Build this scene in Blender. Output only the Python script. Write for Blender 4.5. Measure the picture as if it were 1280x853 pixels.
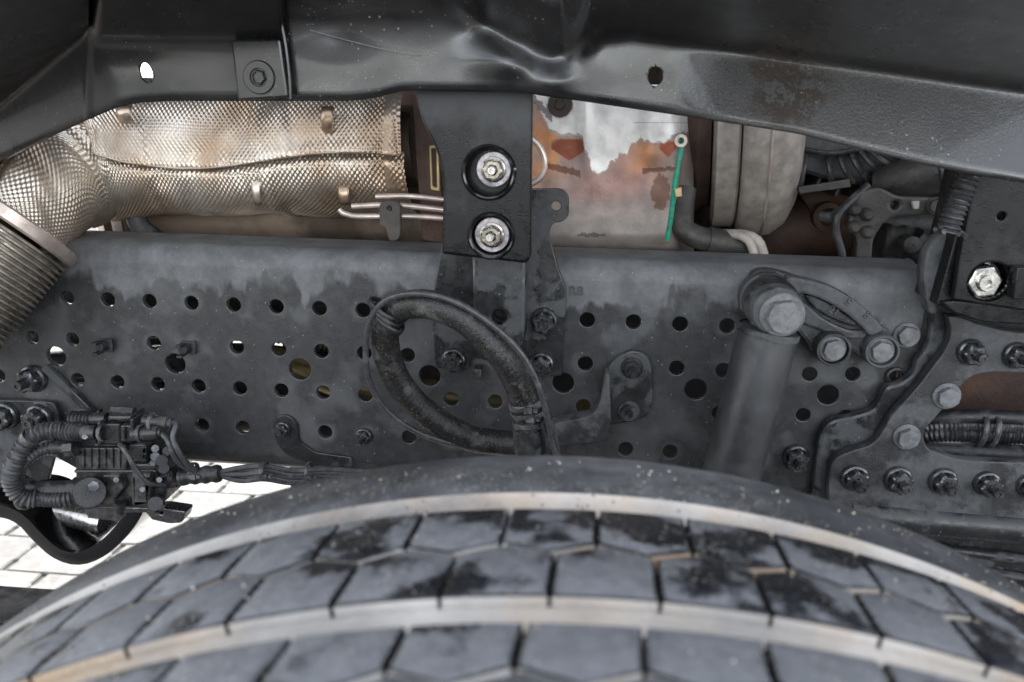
import bpy, math, random
import numpy as np
from mathutils import Vector, Matrix, noise
random.seed(7); rs = np.random.RandomState(7)
PI = math.pi
S = bpy.context.scene
C = S.collection
for o in list(bpy.data.objects): bpy.data.objects.remove(o)

# ------------------------------------------------------------------ camera, sky, sun, exposure
PITCH, YAW, ROLL, FPX = .2759, .0943, .0198, 1035.2
CAM = Vector((.6012, -.8796, .2225))
def cam_axes():
    f = Vector((-math.sin(YAW)*math.cos(PITCH), math.cos(YAW)*math.cos(PITCH), -math.sin(PITCH)))
    rt = Vector((math.cos(YAW), math.sin(YAW), 0)); up = rt.cross(f)
    return f, math.cos(ROLL)*rt+math.sin(ROLL)*up, -math.sin(ROLL)*rt+math.cos(ROLL)*up
FW, RT, UP = cam_axes()
cd = bpy.data.cameras.new('camera'); cam = bpy.data.objects.new('camera', cd); C.objects.link(cam)
M = Matrix((RT, UP, -FW)).transposed().to_4x4(); M.translation = CAM
cam.matrix_world = M
cd.sensor_width = 36; cd.lens = 36*FPX/1280; cd.clip_start = .01; cd.clip_end = 500
cd.dof.use_dof = True; cd.dof.focus_distance = .90; cd.dof.aperture_fstop = 7.5
S.camera = cam
w = bpy.data.worlds.new('World'); S.world = w; w.use_nodes = True
SUN_EL, SUN_AZ = math.radians(36), math.radians(-14)      # azimuth measured from +Y towards +X: behind the truck, a little to the left
nt = w.node_tree; bg = nt.nodes['Background']
sky = nt.nodes.new('ShaderNodeTexSky'); sky.sky_type = 'NISHITA'; sky.sun_disc = False
sky.sun_elevation = SUN_EL; sky.sun_rotation = SUN_AZ; sky.air_density = 1.0; sky.dust_density = 1.2
hs = nt.nodes.new('ShaderNodeHueSaturation'); hs.inputs['Saturation'].default_value = .26
nt.links.new(sky.outputs[0], hs.inputs['Color']); nt.links.new(hs.outputs[0], bg.inputs[0]); bg.inputs[1].default_value = .15
sl = bpy.data.lights.new('sun', 'SUN'); sun = bpy.data.objects.new('sun', sl); C.objects.link(sun)
sl.energy = 2.2; sl.angle = math.radians(.5); sl.color = (1, .95, .88)
sd = Vector((math.sin(SUN_AZ)*math.cos(SUN_EL), math.cos(SUN_AZ)*math.cos(SUN_EL), math.sin(SUN_EL)))
sun.rotation_euler = sd.to_track_quat('Z', 'Y').to_euler()
vs = S.view_settings
vs.view_transform = 'Standard'; vs.look = 'None'; vs.exposure = 2.4; vs.gamma = 1; vs.use_curve_mapping = False
S.render.engine = 'CYCLES'

# ------------------------------------------------------------------ geometry helpers
def W(px, py, Y):                        # point of the plane at depth Y seen at a pixel of the photograph
    d = FW*FPX+RT*(px-640)+UP*(426.5-py)
    return CAM+d*((Y-CAM.y)/d.y)
def sc(px, py, Y): return (W(px+1, py, Y)-W(px, py, Y)).length   # metres in one pixel there

ORG = {}
def thing(name, label, cat, loc=(0, 0, 0), group=None):
    o = bpy.data.objects.new(name, None); C.objects.link(o); o.location = loc; o.empty_display_size = .05
    o['label'] = label; o['category'] = cat
    if group: o['group'] = group
    ORG[o] = Vector(loc); return o
def finish(me, m, smooth=40):
    me.materials.clear(); me.materials.append(m)
    if smooth:
        me.shade_smooth(); me.set_sharp_from_angle(angle=math.radians(smooth))
class MB:
    def __init__(s): s.v = []; s.f = []
    def add(s, vs_, fs):
        n = len(s.v); s.v += [tuple(v) for v in vs_]; s.f += [tuple(i+n for i in f) for f in fs]; return s
    def box(s, c, d, rot=None):
        c = Vector(c); vv = []
        for x in (-1, 1):
            for y in (-1, 1):
                for z in (-1, 1):
                    p = Vector((x*d[0]/2, y*d[1]/2, z*d[2]/2))
                    if rot: p = rot @ p
                    vv.append(c+p)
        return s.add(vv, [(0, 1, 3, 2), (4, 6, 7, 5), (0, 4, 5, 1), (2, 3, 7, 6), (0, 2, 6, 4), (1, 5, 7, 3)])
    def lathe(s, prof, c=(0, 0, 0), ax=(0, -1, 0), n=28, a0=0, a1=2*PI, rf=None):
        ax = Vector(ax).normalized(); e1 = ax.orthogonal().normalized(); e2 = ax.cross(e1); c = Vector(c)
        full = abs(a1-a0-2*PI) < 1e-6; m = n if full else n+1; vv = []
        for h, r in prof:
            for i in range(m):
                t = a0+(a1-a0)*i/n; rr = r*(rf(t, h) if rf else 1)
                vv.append(c+ax*h+(e1*math.cos(t)+e2*math.sin(t))*rr)
        ff = []
        for j in range(len(prof)-1):
            for i in range(n if full else n):
                a = j*m+i; b = j*m+(i+1) % m if full else a+1
                ff.append((a, b, b+m, a+m))
        return s.add(vv, ff)
    def grid(s, P):                      # P[i][j] points
        a = len(P); b = len(P[0]); vv = [p for r in P for p in r]
        return s.add(vv, [(i*b+j, i*b+j+1, (i+1)*b+j+1, (i+1)*b+j) for i in range(a-1) for j in range(b-1)])
    def tube(s, pts, r, n=14, step=.006, rf=None, caps=True, ov=None):
        P = spline(pts, step); L = [0]
        for i in range(1, len(P)): L.append(L[-1]+(P[i]-P[i-1]).length)
        t = (P[1]-P[0]).normalized(); u = t.orthogonal().normalized(); vv = []
        for i, p in enumerate(P):
            t = (P[min(i+1, len(P)-1)]-P[max(i-1, 0)]).normalized()
            u = (u-t*u.dot(t)).normalized(); b = t.cross(u)
            for k in range(n):
                a = 2*PI*k/n; rr = r*(rf(L[i], a) if rf else 1)
                q = p+(u*math.cos(a)+b*math.sin(a))*rr
                vv.append(q)
        ff = [(i*n+k, i*n+(k+1) % n, (i+1)*n+(k+1) % n, (i+1)*n+k) for i in range(len(P)-1) for k in range(n)]
        if caps: ff += [tuple(range(n))[::-1], tuple(range((len(P)-1)*n, len(P)*n))]
        return s.add(vv, ff)
    def build(s, name, m, parent=None, bevel=0, smooth=40, org=None, fixn=True):
        o0 = Vector((0, 0, 0)) if parent is None else ORG[parent]
        me = bpy.data.meshes.new(name)
        me.from_pydata([tuple(Vector(v)-o0) for v in s.v], [], s.f)
        if fixn:
            import bmesh
            b = bmesh.new(); b.from_mesh(me); bmesh.ops.recalc_face_normals(b, faces=b.faces); b.to_mesh(me); b.free()
        me.validate(); finish(me, m, smooth)
        o = bpy.data.objects.new(name, me); C.objects.link(o); o.parent = parent; ORG[o] = o0
        if bevel:
            q = o.modifiers.new('bevel', 'BEVEL'); q.width = bevel; q.segments = 2; q.limit_method = 'ANGLE'; q.angle_limit = math.radians(35)
        return o
def spline(pts, step=.006):
    P = [Vector(p) for p in pts]
    if len(P) == 2:
        n = max(1, int((P[1]-P[0]).length/step)); return [P[0].lerp(P[1], i/n) for i in range(n+1)]
    out = []
    for i in range(len(P)-1):
        a = P[i-1] if i else P[0]*2-P[1]; b = P[i]; c = P[i+1]; d = P[i+2] if i+2 < len(P) else P[-1]*2-P[-2]
        n = max(2, int((c-b).length/step))
        for k in range(n):
            t = k/n
            out.append(.5*((2*b)+(c-a)*t+(2*a-5*b+4*c-d)*t*t+(3*b-a-3*c+d)*t**3))
    out.append(P[-1]); return out
def smooth_px(pts, closed=True, n=8):
    out = []; N = len(pts)
    for i in range(N):
        a, b, c, d = [Vector(pts[(i+k) % N]) for k in (-1, 0, 1, 2)]
        for k in range(n):
            t = k/n; out.append(.5*((2*b)+(c-a)*t+(2*a-5*b+4*c-d)*t*t+(3*b-a-3*c+d)*t**3))
    return [tuple(p) for p in out]
def fillet(pts, r, n=5):
    out = []; N = len(pts)
    for i in range(N):
        p = Vector(pts[i][:2]); rr = pts[i][2] if len(pts[i]) > 2 else r
        a = Vector(pts[i-1][:2])-p; b = Vector(pts[(i+1) % N][:2])-p
        q = min(rr, a.length*.48, b.length*.48)
        if q < .3: out.append(tuple(p)); continue
        s_, e = p+a.normalized()*q, p+b.normalized()*q
        for k in range(n+1):
            t = k/n; out.append(tuple(s_*(1-t)**2+p*2*t*(1-t)+e*t*t))
    return out
def plate(name, m, parent, out_xz, holes, Yf, T, bev=.0012):
    """flat plate in an XZ plane, front face at Yf, holes = [(x, z, r)] or lists of (x, z); real thickness and bevelled edges"""
    cu = bpy.data.curves.new(name, 'CURVE'); cu.dimensions = '2D'; cu.fill_mode = 'BOTH'
    cu.bevel_depth = bev; cu.bevel_resolution = 1; cu.offset = -bev; cu.extrude = max(T/2-bev, .0001)
    def sp(pp):
        s_ = cu.splines.new('POLY'); s_.points.add(len(pp)-1)
        for i, p in enumerate(pp): s_.points[i].co = (p[0], p[1], 0, 1)
        s_.use_cyclic_u = True
    def area(pp): return sum(pp[i][0]*pp[(i+1) % len(pp)][1]-pp[(i+1) % len(pp)][0]*pp[i][1] for i in range(len(pp)))
    if area(out_xz) < 0: out_xz = out_xz[::-1]
    sp(out_xz)
    for h in holes:
        if len(h) == 3 and not isinstance(h[0], tuple):
            h = [(h[0]+h[2]*math.cos(2*PI*k/24), h[1]+h[2]*math.sin(2*PI*k/24)) for k in range(24)]
        if area(h) > 0: h = h[::-1]
        sp(h)
    ob = bpy.data.objects.new(name, cu); C.objects.link(ob)
    dg = bpy.context.evaluated_depsgraph_get()
    me = bpy.data.meshes.new_from_object(ob.evaluated_get(dg)); bpy.data.objects.remove(ob); bpy.data.curves.remove(cu)
    o0 = ORG[parent] if parent else Vector((0, 0, 0))
    for v in me.vertices: x, y, z = v.co; v.co = (x-o0.x, Yf+T/2-z-o0.y, y-o0.z)
    me.name = name; finish(me, m, 35)
    o = bpy.data.objects.new(name, me); C.objects.link(o); o.parent = parent; ORG[o] = o0
    return o
def pplate(name, m, parent, out_px, holes_px, Yf, T, bev=.0012, r=0, smooth=False):
    pp = smooth_px(out_px) if smooth else (fillet(out_px, r) if (r or any(len(p) > 2 for p in out_px)) else out_px)
    o2 = [(lambda q: (q.x, q.z))(W(x, y, Yf)) for x, y in [p[:2] for p in pp]]
    hh = []
    for h in holes_px:
        if isinstance(h, list): hh.append([(lambda q: (q.x, q.z))(W(x, y, Yf)) for x, y in h])
        else: q = W(h[0], h[1], Yf); hh.append((q.x, q.z, h[2]*sc(h[0], h[1], Yf)))
    return plate(name, m, parent, o2, hh, Yf, T, bev)

# ------------------------------------------------------------------ materials
def nodes(name):
    m = bpy.data.materials.new(name); m.use_nodes = True; t = m.node_tree; return m, t, t.nodes['Principled BSDF']
def N(t, ty, **k):
    n = t.nodes.new(ty)
    for a, b in k.items():
        if a.startswith('i_'): n.inputs[int(a[2:]) if a[2:].isdigit() else a[2:].replace('_', ' ')].default_value = b
        else: setattr(n, a, b)
    return n
def ramp(t, src, lo, hi):
    n = N(t, 'ShaderNodeMapRange', interpolation_type='SMOOTHSTEP'); t.links.new(src, n.inputs[0])
    n.inputs[1].default_value = lo; n.inputs[2].default_value = hi; return n.outputs[0]
def mixc(t, f, a, b):
    n = N(t, 'ShaderNodeMix', data_type='RGBA')
    if isinstance(f, float): n.inputs[0].default_value = f
    else: t.links.new(f, n.inputs[0])
    for i, c in ((6, a), (7, b)):
        if isinstance(c, tuple): n.inputs[i].default_value = (*c, 1)
        else: t.links.new(c, n.inputs[i])
    return n.outputs[2]
def mixf(t, f, a, b):
    n = N(t, 'ShaderNodeMix', data_type='FLOAT'); t.links.new(f, n.inputs[0])
    for i, c in ((2, a), (3, b)):
        if isinstance(c, (int, float)): n.inputs[i].default_value = c
        else: t.links.new(c, n.inputs[i])
    return n.outputs[0]
def math_(t, op, a, b=None):
    n = N(t, 'ShaderNodeMath', operation=op)
    for i, c in ((0, a), (1, b)):
        if c is None: continue
        if isinstance(c, (int, float)): n.inputs[i].default_value = c
        else: t.links.new(c, n.inputs[i])
    return n.outputs[0]
def mat(name, base, rough=.5, metal=0, dust=None, dsc=14, dlo=.5, dhi=.62, drough=.8, bump=.15, bsc=400, speck=None, sscale=260, sdens=.5, ssize=.22, coat=0, second=None, obj=False, det=9, spec=.5, dmetal=0):
    m, t, b = nodes(name); L = t.links
    pos = N(t, 'ShaderNodeTexCoord').outputs['Object'] if obj else N(t, 'ShaderNodeNewGeometry').outputs['Position']
    def noi(s, d=5, r=.55):
        n = N(t, 'ShaderNodeTexNoise'); n.inputs['Scale'].default_value = s; n.inputs['Detail'].default_value = d; n.inputs['Roughness'].default_value = r
        L.new(pos, n.inputs[0]); return n.outputs[0]
    v = ramp(t, noi(dsc*3.1, 6), .3, .7)
    dark = tuple(x*.72 for x in base); col = mixc(t, v, dark, tuple(min(1, x*1.22) for x in base))
    if second: col = mixc(t, ramp(t, noi(dsc*.7, 8, .6), .45, .6), col, second)
    ro = mixf(t, ramp(t, noi(dsc*5, 5), .3, .7), max(.05, rough-.1), min(1, rough+.12)); me = metal
    if dust:
        d = ramp(t, noi(dsc, det, .62), dlo, dhi)
        dv = mixc(t, ramp(t, noi(dsc*8, 4), .3, .7), tuple(x*.75 for x in dust), dust)
        col = mixc(t, d, col, dv); ro = mixf(t, d, ro, drough); me = mixf(t, d, metal, dmetal)
    if speck:
        vo = N(t, 'ShaderNodeTexVoronoi'); vo.inputs['Scale'].default_value = sscale; L.new(pos, vo.inputs[0])
        s1 = math_(t, 'LESS_THAN', vo.outputs['Distance'], ssize)
        sep = N(t, 'ShaderNodeSeparateColor'); L.new(vo.outputs['Color'], sep.inputs[0])
        s2 = math_(t, 'LESS_THAN', sep.outputs[0], sdens); s3 = math_(t, 'MULTIPLY', s1, s2)
        s4 = math_(t, 'MULTIPLY', s3, ramp(t, noi(dsc*1.5, 3), .4, .6))
        col = mixc(t, s4, col, mixc(t, sep.outputs[1], speck, tuple(min(1, x*.5) for x in speck))); ro = mixf(t, s4, ro, .8)
    L.new(col, b.inputs['Base Color']); L.new(ro, b.inputs['Roughness'])
    if isinstance(me, (int, float)): b.inputs['Metallic'].default_value = me
    else: L.new(me, b.inputs['Metallic'])
    b.inputs['Specular IOR Level'].default_value = spec
    if coat: b.inputs['Coat Weight'].default_value = coat; b.inputs['Coat Roughness'].default_value = .12
    if bump:
        bp = N(t, 'ShaderNodeBump'); bp.inputs['Strength'].default_value = bump; bp.inputs['Distance'].default_value = .001
        L.new(noi(bsc, 4), bp.inputs['Height']); L.new(bp.outputs[0], b.inputs['Normal'])
    return m
DUST = (.13, .135, .14)
m_iron = mat('grey_frame_paint', (.02, .021, .022), .3, dust=(.066, .068, .071), dsc=16, dlo=.5, dhi=.56, drough=.75, speck=(.3, .29, .27), sscale=300, sdens=.12, ssize=.2)
m_cast = mat('dark_cast_iron', (.02, .021, .022), .32, dust=(.075, .077, .08), dsc=22, dlo=.5, dhi=.58, bump=.5, bsc=500)
m_castl = mat('dusty_cast_iron', (.03, .031, .033), .36, dust=(.09, .092, .096), dsc=20, dlo=.42, dhi=.55, bump=.5, bsc=500)
m_bolt = mat('dusty_bolt_steel', (.16, .165, .17), .6, metal=.2, dust=(.2, .2, .2), dsc=50, bump=.25, bsc=900)
m_nut = mat('oily_dark_nut_steel', (.13, .13, .135), .24, metal=.8, dust=(.08, .08, .08), dsc=40, dlo=.55, dhi=.75, bump=.12, bsc=500)
m_black = mat('black_bracket_paint', (.006, .006, .0065), .3, spec=.35, dust=(.028, .028, .029), dsc=20, dlo=.52, dhi=.72, drough=.6, bump=.25, bsc=600, coat=0)
m_zinc = mat('zinc_plated_steel', (.62, .6, .57), .3, metal=.95, dust=(.3, .27, .24), dsc=60, dlo=.6, dhi=.75, bump=.08, bsc=500)
m_zincw = mat('greyish_zinc_washer', (.42, .39, .41), .42, metal=.7, dust=(.25, .23, .23), dsc=70, dlo=.5, dhi=.7, bump=.15, bsc=800)
m_zincn = mat('yellowish_zinc_nut', (.42, .385, .33), .25, metal=.95, dust=(.2, .17, .14), dsc=80, dlo=.58, dhi=.75, bump=.05, bsc=500)
m_plastic = mat('black_wheel_arch_plastic', (.013, .013, .0135), .3, dust=(.024, .024, .024), dsc=7, dlo=.4, dhi=.7, coat=.5, drough=.5, bump=.2, bsc=900, speck=(.3, .3, .28), sscale=420, sdens=.1, ssize=.22)
m_plastic2 = mat('black_smooth_plastic', (.02, .02, .022), .42, dust=(.075, .075, .078), dsc=40, dlo=.48, dhi=.66, bump=.3, bsc=800)
m_valve = mat('dusty_black_plastic_housing', (.025, .025, .0255), .28, dust=(.1, .097, .09), dsc=45, dlo=.48, dhi=.68, bump=.4, bsc=700)
m_hose = mat('braided_black_rubber', (.018, .0175, .017), .24, dust=(.10, .097, .093), dsc=45, dlo=.52, dhi=.68, drough=.7, bump=.9, bsc=650, speck=(.35, .28, .18), sscale=420, sdens=.25)
m_cable = mat('grey_black_cable', (.05, .05, .053), .32, bump=.1, dust=(.12, .12, .12), dsc=60, dlo=.55, dhi=.7)
m_rubber = mat('smooth_tyre_rubber', (.03, .032, .036), .5, dust=(.145, .148, .156), dsc=9, dlo=.35, dhi=.75, drough=.8, bump=.5, bsc=500, speck=(.5, .45, .34), sscale=600, sdens=.35, ssize=.3)
m_block = mat('worn_tread_rubber', (.012, .013, .016), .25, dust=(.15, .155, .168), dsc=19, dlo=.43, dhi=.51, drough=.62, det=12, bump=1.0, bsc=300, speck=(.5, .46, .38), sscale=600, sdens=.2, ssize=.3)
m_groove = mat('dust_packed_tread_groove', (.44, .42, .395), .85, second=(.44, .32, .2), dsc=4.5, bump=1.0, bsc=300, dust=(.16, .155, .155), dlo=.52, dhi=.72, speck=(.15, .13, .11), sscale=420, sdens=.1, ssize=.28)
m_rim = mat('wet_block_edge_rubber', (.012, .013, .015), .3, dust=(.085, .09, .1), dsc=17, dlo=.52, dhi=.6, bump=.8, bsc=420)
m_gap = mat('wet_dark_rubber', (.015, .016, .018), .35, bump=.6, bsc=500, speck=(.6, .5, .3), sscale=300, sdens=.4, ssize=.3)
m_flex = mat('flexible_exhaust_steel', (.42, .38, .33), .35, metal=.9, dust=(.17, .14, .11), dsc=30, dlo=.45, dhi=.65, bump=.2)
m_collar = mat('pale_stainless_collar', (.62, .52, .47), .42, metal=.7, bump=.15, dsc=10)
m_rust = mat('rusty_brown_casting', (.05, .028, .02), .7, second=(.09, .045, .028), dsc=9, bump=.7, bsc=250, dust=(.1, .075, .06), dlo=.56, dhi=.7)
m_rustd = mat('dark_brown_steel', (.05, .04, .033), .55, metal=.5, second=(.1, .072, .05), dsc=7, bump=.4, bsc=300)
m_engine = mat('dark_engine_casting', (.018, .018, .019), .6, bump=.7, bsc=220, dust=(.05, .046, .042), dlo=.52, dhi=.66)
m_alu = mat('grimy_cast_aluminium', (.05, .046, .043), .5, metal=.3, bump=.7, bsc=260, dust=(.09, .078, .068), dlo=.5, dhi=.64)
m_turbo = mat('pale_dull_heat_steel', (.34, .3, .265), .6, metal=.15, dust=(.4, .355, .32), dsc=18, dlo=.45, dhi=.65, bump=.15)
m_green = mat('green_cable_sheath', (.02, .3, .19), .35, bump=.1, dsc=60, dust=(.08, .2, .14), dlo=.5, dhi=.7)
m_brass = mat('tarnished_brass', (.36, .28, .14), .4, metal=.6, bump=.2)
m_tie = mat('black_nylon_tie', (.05, .05, .053), .28, bump=.1, dust=(.14, .14, .14), dsc=60)
m_gloss = mat('glossy_black_paint', (.008, .008, .009), .12, bump=.05, bsc=200, dust=(.06, .055, .05), dsc=9, dlo=.62, dhi=.8, coat=.6)
m_dark = mat('black_underbody', (.006, .006, .006), .7, bump=.3, spec=.1)
m_paver = mat('pale_concrete_paver', (.2, .194, .186), .85, second=(.16, .156, .15), dsc=9, bump=1.2, bsc=160, dust=(.24, .225, .2), dlo=.5, dhi=.7)
m_joint = mat('sandy_joint', (.06, .057, .054), .9, bump=1, bsc=90, dsc=3)

def embossed():
    m, t, b = nodes('embossed_aluminium_foil'); L = t.links
    pos = N(t, 'ShaderNodeNewGeometry').outputs['Position']
    n = N(t, 'ShaderNodeTexNoise'); n.inputs['Scale'].default_value = 12; n.inputs['Detail'].default_value = 7; L.new(pos, n.inputs[0])
    at = N(t, 'ShaderNodeAttribute', attribute_name='heat')
    c = mixc(t, ramp(t, n.outputs[0], .35, .65), (.74, .66, .57), (.46, .34, .24))
    c = mixc(t, at.outputs['Fac'], c, (.46, .23, .1))
    L.new(c, b.inputs['Base Color']); b.inputs['Metallic'].default_value = .85; b.inputs['Roughness'].default_value = .36
    return m
m_foil = embossed()
def vcol(name, rough, metal, bump=.2, bsc=300):
    m, t, b = nodes(name); L = t.links
    at = N(t, 'ShaderNodeAttribute', attribute_name='tint'); pos = N(t, 'ShaderNodeNewGeometry').outputs['Position']
    n = N(t, 'ShaderNodeTexNoise'); n.inputs['Scale'].default_value = 60; n.inputs['Detail'].default_value = 8; L.new(pos, n.inputs[0])
    c = mixc(t, ramp(t, n.outputs[0], .3, .7), (.8, .8, .8), (1.08, 1.08, 1.08))
    mm = N(t, 'ShaderNodeMix', data_type='RGBA', blend_type='MULTIPLY'); mm.inputs[0].default_value = 1; L.new(at.outputs['Color'], mm.inputs[6]); L.new(c, mm.inputs[7])
    L.new(mm.outputs[2], b.inputs['Base Color']); b.inputs['Roughness'].default_value = rough; b.inputs['Metallic'].default_value = metal
    bp = N(t, 'ShaderNodeBump'); bp.inputs['Strength'].default_value = bump; bp.inputs['Distance'].default_value = .001
    n2 = N(t, 'ShaderNodeTexNoise'); n2.inputs['Scale'].default_value = bsc; L.new(pos, n2.inputs[0]); L.new(n2.outputs[0], bp.inputs['Height']); L.new(bp.outputs[0], b.inputs['Normal'])
    return m
m_stain = vcol('heat_stained_steel', .46, .35)

def flange_sheen(m):                      # sky sheen painted pale into the right liner flange, with pits and brown streaks
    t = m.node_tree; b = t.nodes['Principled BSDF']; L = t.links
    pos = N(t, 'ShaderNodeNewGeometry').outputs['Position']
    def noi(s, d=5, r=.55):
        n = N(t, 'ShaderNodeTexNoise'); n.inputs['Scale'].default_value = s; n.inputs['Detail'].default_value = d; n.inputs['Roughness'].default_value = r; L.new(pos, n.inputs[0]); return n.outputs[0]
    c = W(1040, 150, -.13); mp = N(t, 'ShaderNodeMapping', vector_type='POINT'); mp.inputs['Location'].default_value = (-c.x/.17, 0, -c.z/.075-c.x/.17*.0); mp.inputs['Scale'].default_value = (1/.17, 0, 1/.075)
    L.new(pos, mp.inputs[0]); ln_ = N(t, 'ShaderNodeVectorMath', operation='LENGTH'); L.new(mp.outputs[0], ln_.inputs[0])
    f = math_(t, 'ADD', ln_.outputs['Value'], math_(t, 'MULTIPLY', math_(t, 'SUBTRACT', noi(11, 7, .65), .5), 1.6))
    sheen = math_(t, 'SUBTRACT', 1.0, ramp(t, f, .2, 1.2)); pit = ramp(t, noi(480, 5, .7), .3, .62)
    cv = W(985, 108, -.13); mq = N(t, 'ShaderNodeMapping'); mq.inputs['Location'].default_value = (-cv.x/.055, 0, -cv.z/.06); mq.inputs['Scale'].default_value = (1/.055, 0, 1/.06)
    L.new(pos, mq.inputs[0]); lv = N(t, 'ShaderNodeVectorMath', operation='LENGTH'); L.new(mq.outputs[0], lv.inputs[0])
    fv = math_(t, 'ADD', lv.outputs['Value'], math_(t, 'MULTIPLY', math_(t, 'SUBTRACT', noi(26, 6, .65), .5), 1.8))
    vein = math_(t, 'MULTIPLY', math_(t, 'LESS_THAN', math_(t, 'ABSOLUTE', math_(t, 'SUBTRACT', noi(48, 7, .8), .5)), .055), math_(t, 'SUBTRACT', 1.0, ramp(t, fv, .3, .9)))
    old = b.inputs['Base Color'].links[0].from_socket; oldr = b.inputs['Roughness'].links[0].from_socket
    k = math_(t, 'MULTIPLY', sheen, pit); col = mixc(t, k, old, (.06, .058, .056)); col = mixc(t, vein, col, (.03, .018, .012))
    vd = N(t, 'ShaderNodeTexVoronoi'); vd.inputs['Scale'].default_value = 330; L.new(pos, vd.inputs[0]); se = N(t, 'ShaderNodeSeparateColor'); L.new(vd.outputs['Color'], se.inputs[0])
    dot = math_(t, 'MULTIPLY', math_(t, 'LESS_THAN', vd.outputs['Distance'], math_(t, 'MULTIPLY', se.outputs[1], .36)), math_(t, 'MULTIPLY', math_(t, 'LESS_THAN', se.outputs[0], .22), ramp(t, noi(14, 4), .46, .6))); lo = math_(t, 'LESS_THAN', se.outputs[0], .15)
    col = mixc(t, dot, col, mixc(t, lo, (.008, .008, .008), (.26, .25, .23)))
    L.new(col, b.inputs['Base Color']); L.new(mixf(t, vein, mixf(t, sheen, oldr, .3), .9), b.inputs['Roughness'])
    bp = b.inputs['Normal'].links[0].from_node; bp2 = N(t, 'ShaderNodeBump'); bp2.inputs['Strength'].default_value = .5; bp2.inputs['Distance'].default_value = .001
    L.new(math_(t, 'MULTIPLY', sheen, math_(t, 'ADD', pit, vein)), bp2.inputs['Height']); L.new(bp.outputs[0], bp2.inputs['Normal']); L.new(bp2.outputs[0], b.inputs['Normal'])
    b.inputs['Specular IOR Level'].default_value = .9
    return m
m_plasticr = m_plastic.copy(); m_plasticr.name = 'painted_sheen_streaked_plastic'; flange_sheen(m_plasticr)
def dusty_top(m, z0, z1, c):             # road dust settled on the upper part of a black bracket
    t = m.node_tree; b = t.nodes['Principled BSDF']; L = t.links
    pos = N(t, 'ShaderNodeNewGeometry').outputs['Position']; sx = N(t, 'ShaderNodeSeparateXYZ'); L.new(pos, sx.inputs[0])
    n = N(t, 'ShaderNodeTexNoise'); n.inputs['Scale'].default_value = 24; n.inputs['Detail'].default_value = 8; n.inputs['Roughness'].default_value = .65; L.new(pos, n.inputs[0])
    h = math_(t, 'ADD', sx.outputs[2], math_(t, 'MULTIPLY', math_(t, 'SUBTRACT', n.outputs[0], .5), .12)); f = ramp(t, h, z0, z1)
    old = b.inputs['Base Color'].links[0].from_socket; oldr = b.inputs['Roughness'].links[0].from_socket
    L.new(mixc(t, math_(t, 'MULTIPLY', f, .8), old, c), b.inputs['Base Color']); L.new(mixf(t, f, oldr, .75), b.inputs['Roughness']); return m
m_black_d = m_black.copy(); m_black_d.name = 'dusty_topped_black_paint'; dusty_top(m_black_d, W(600, 190, -.1).z, W(600, 120, -.1).z, (.10, .102, .105))
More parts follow.
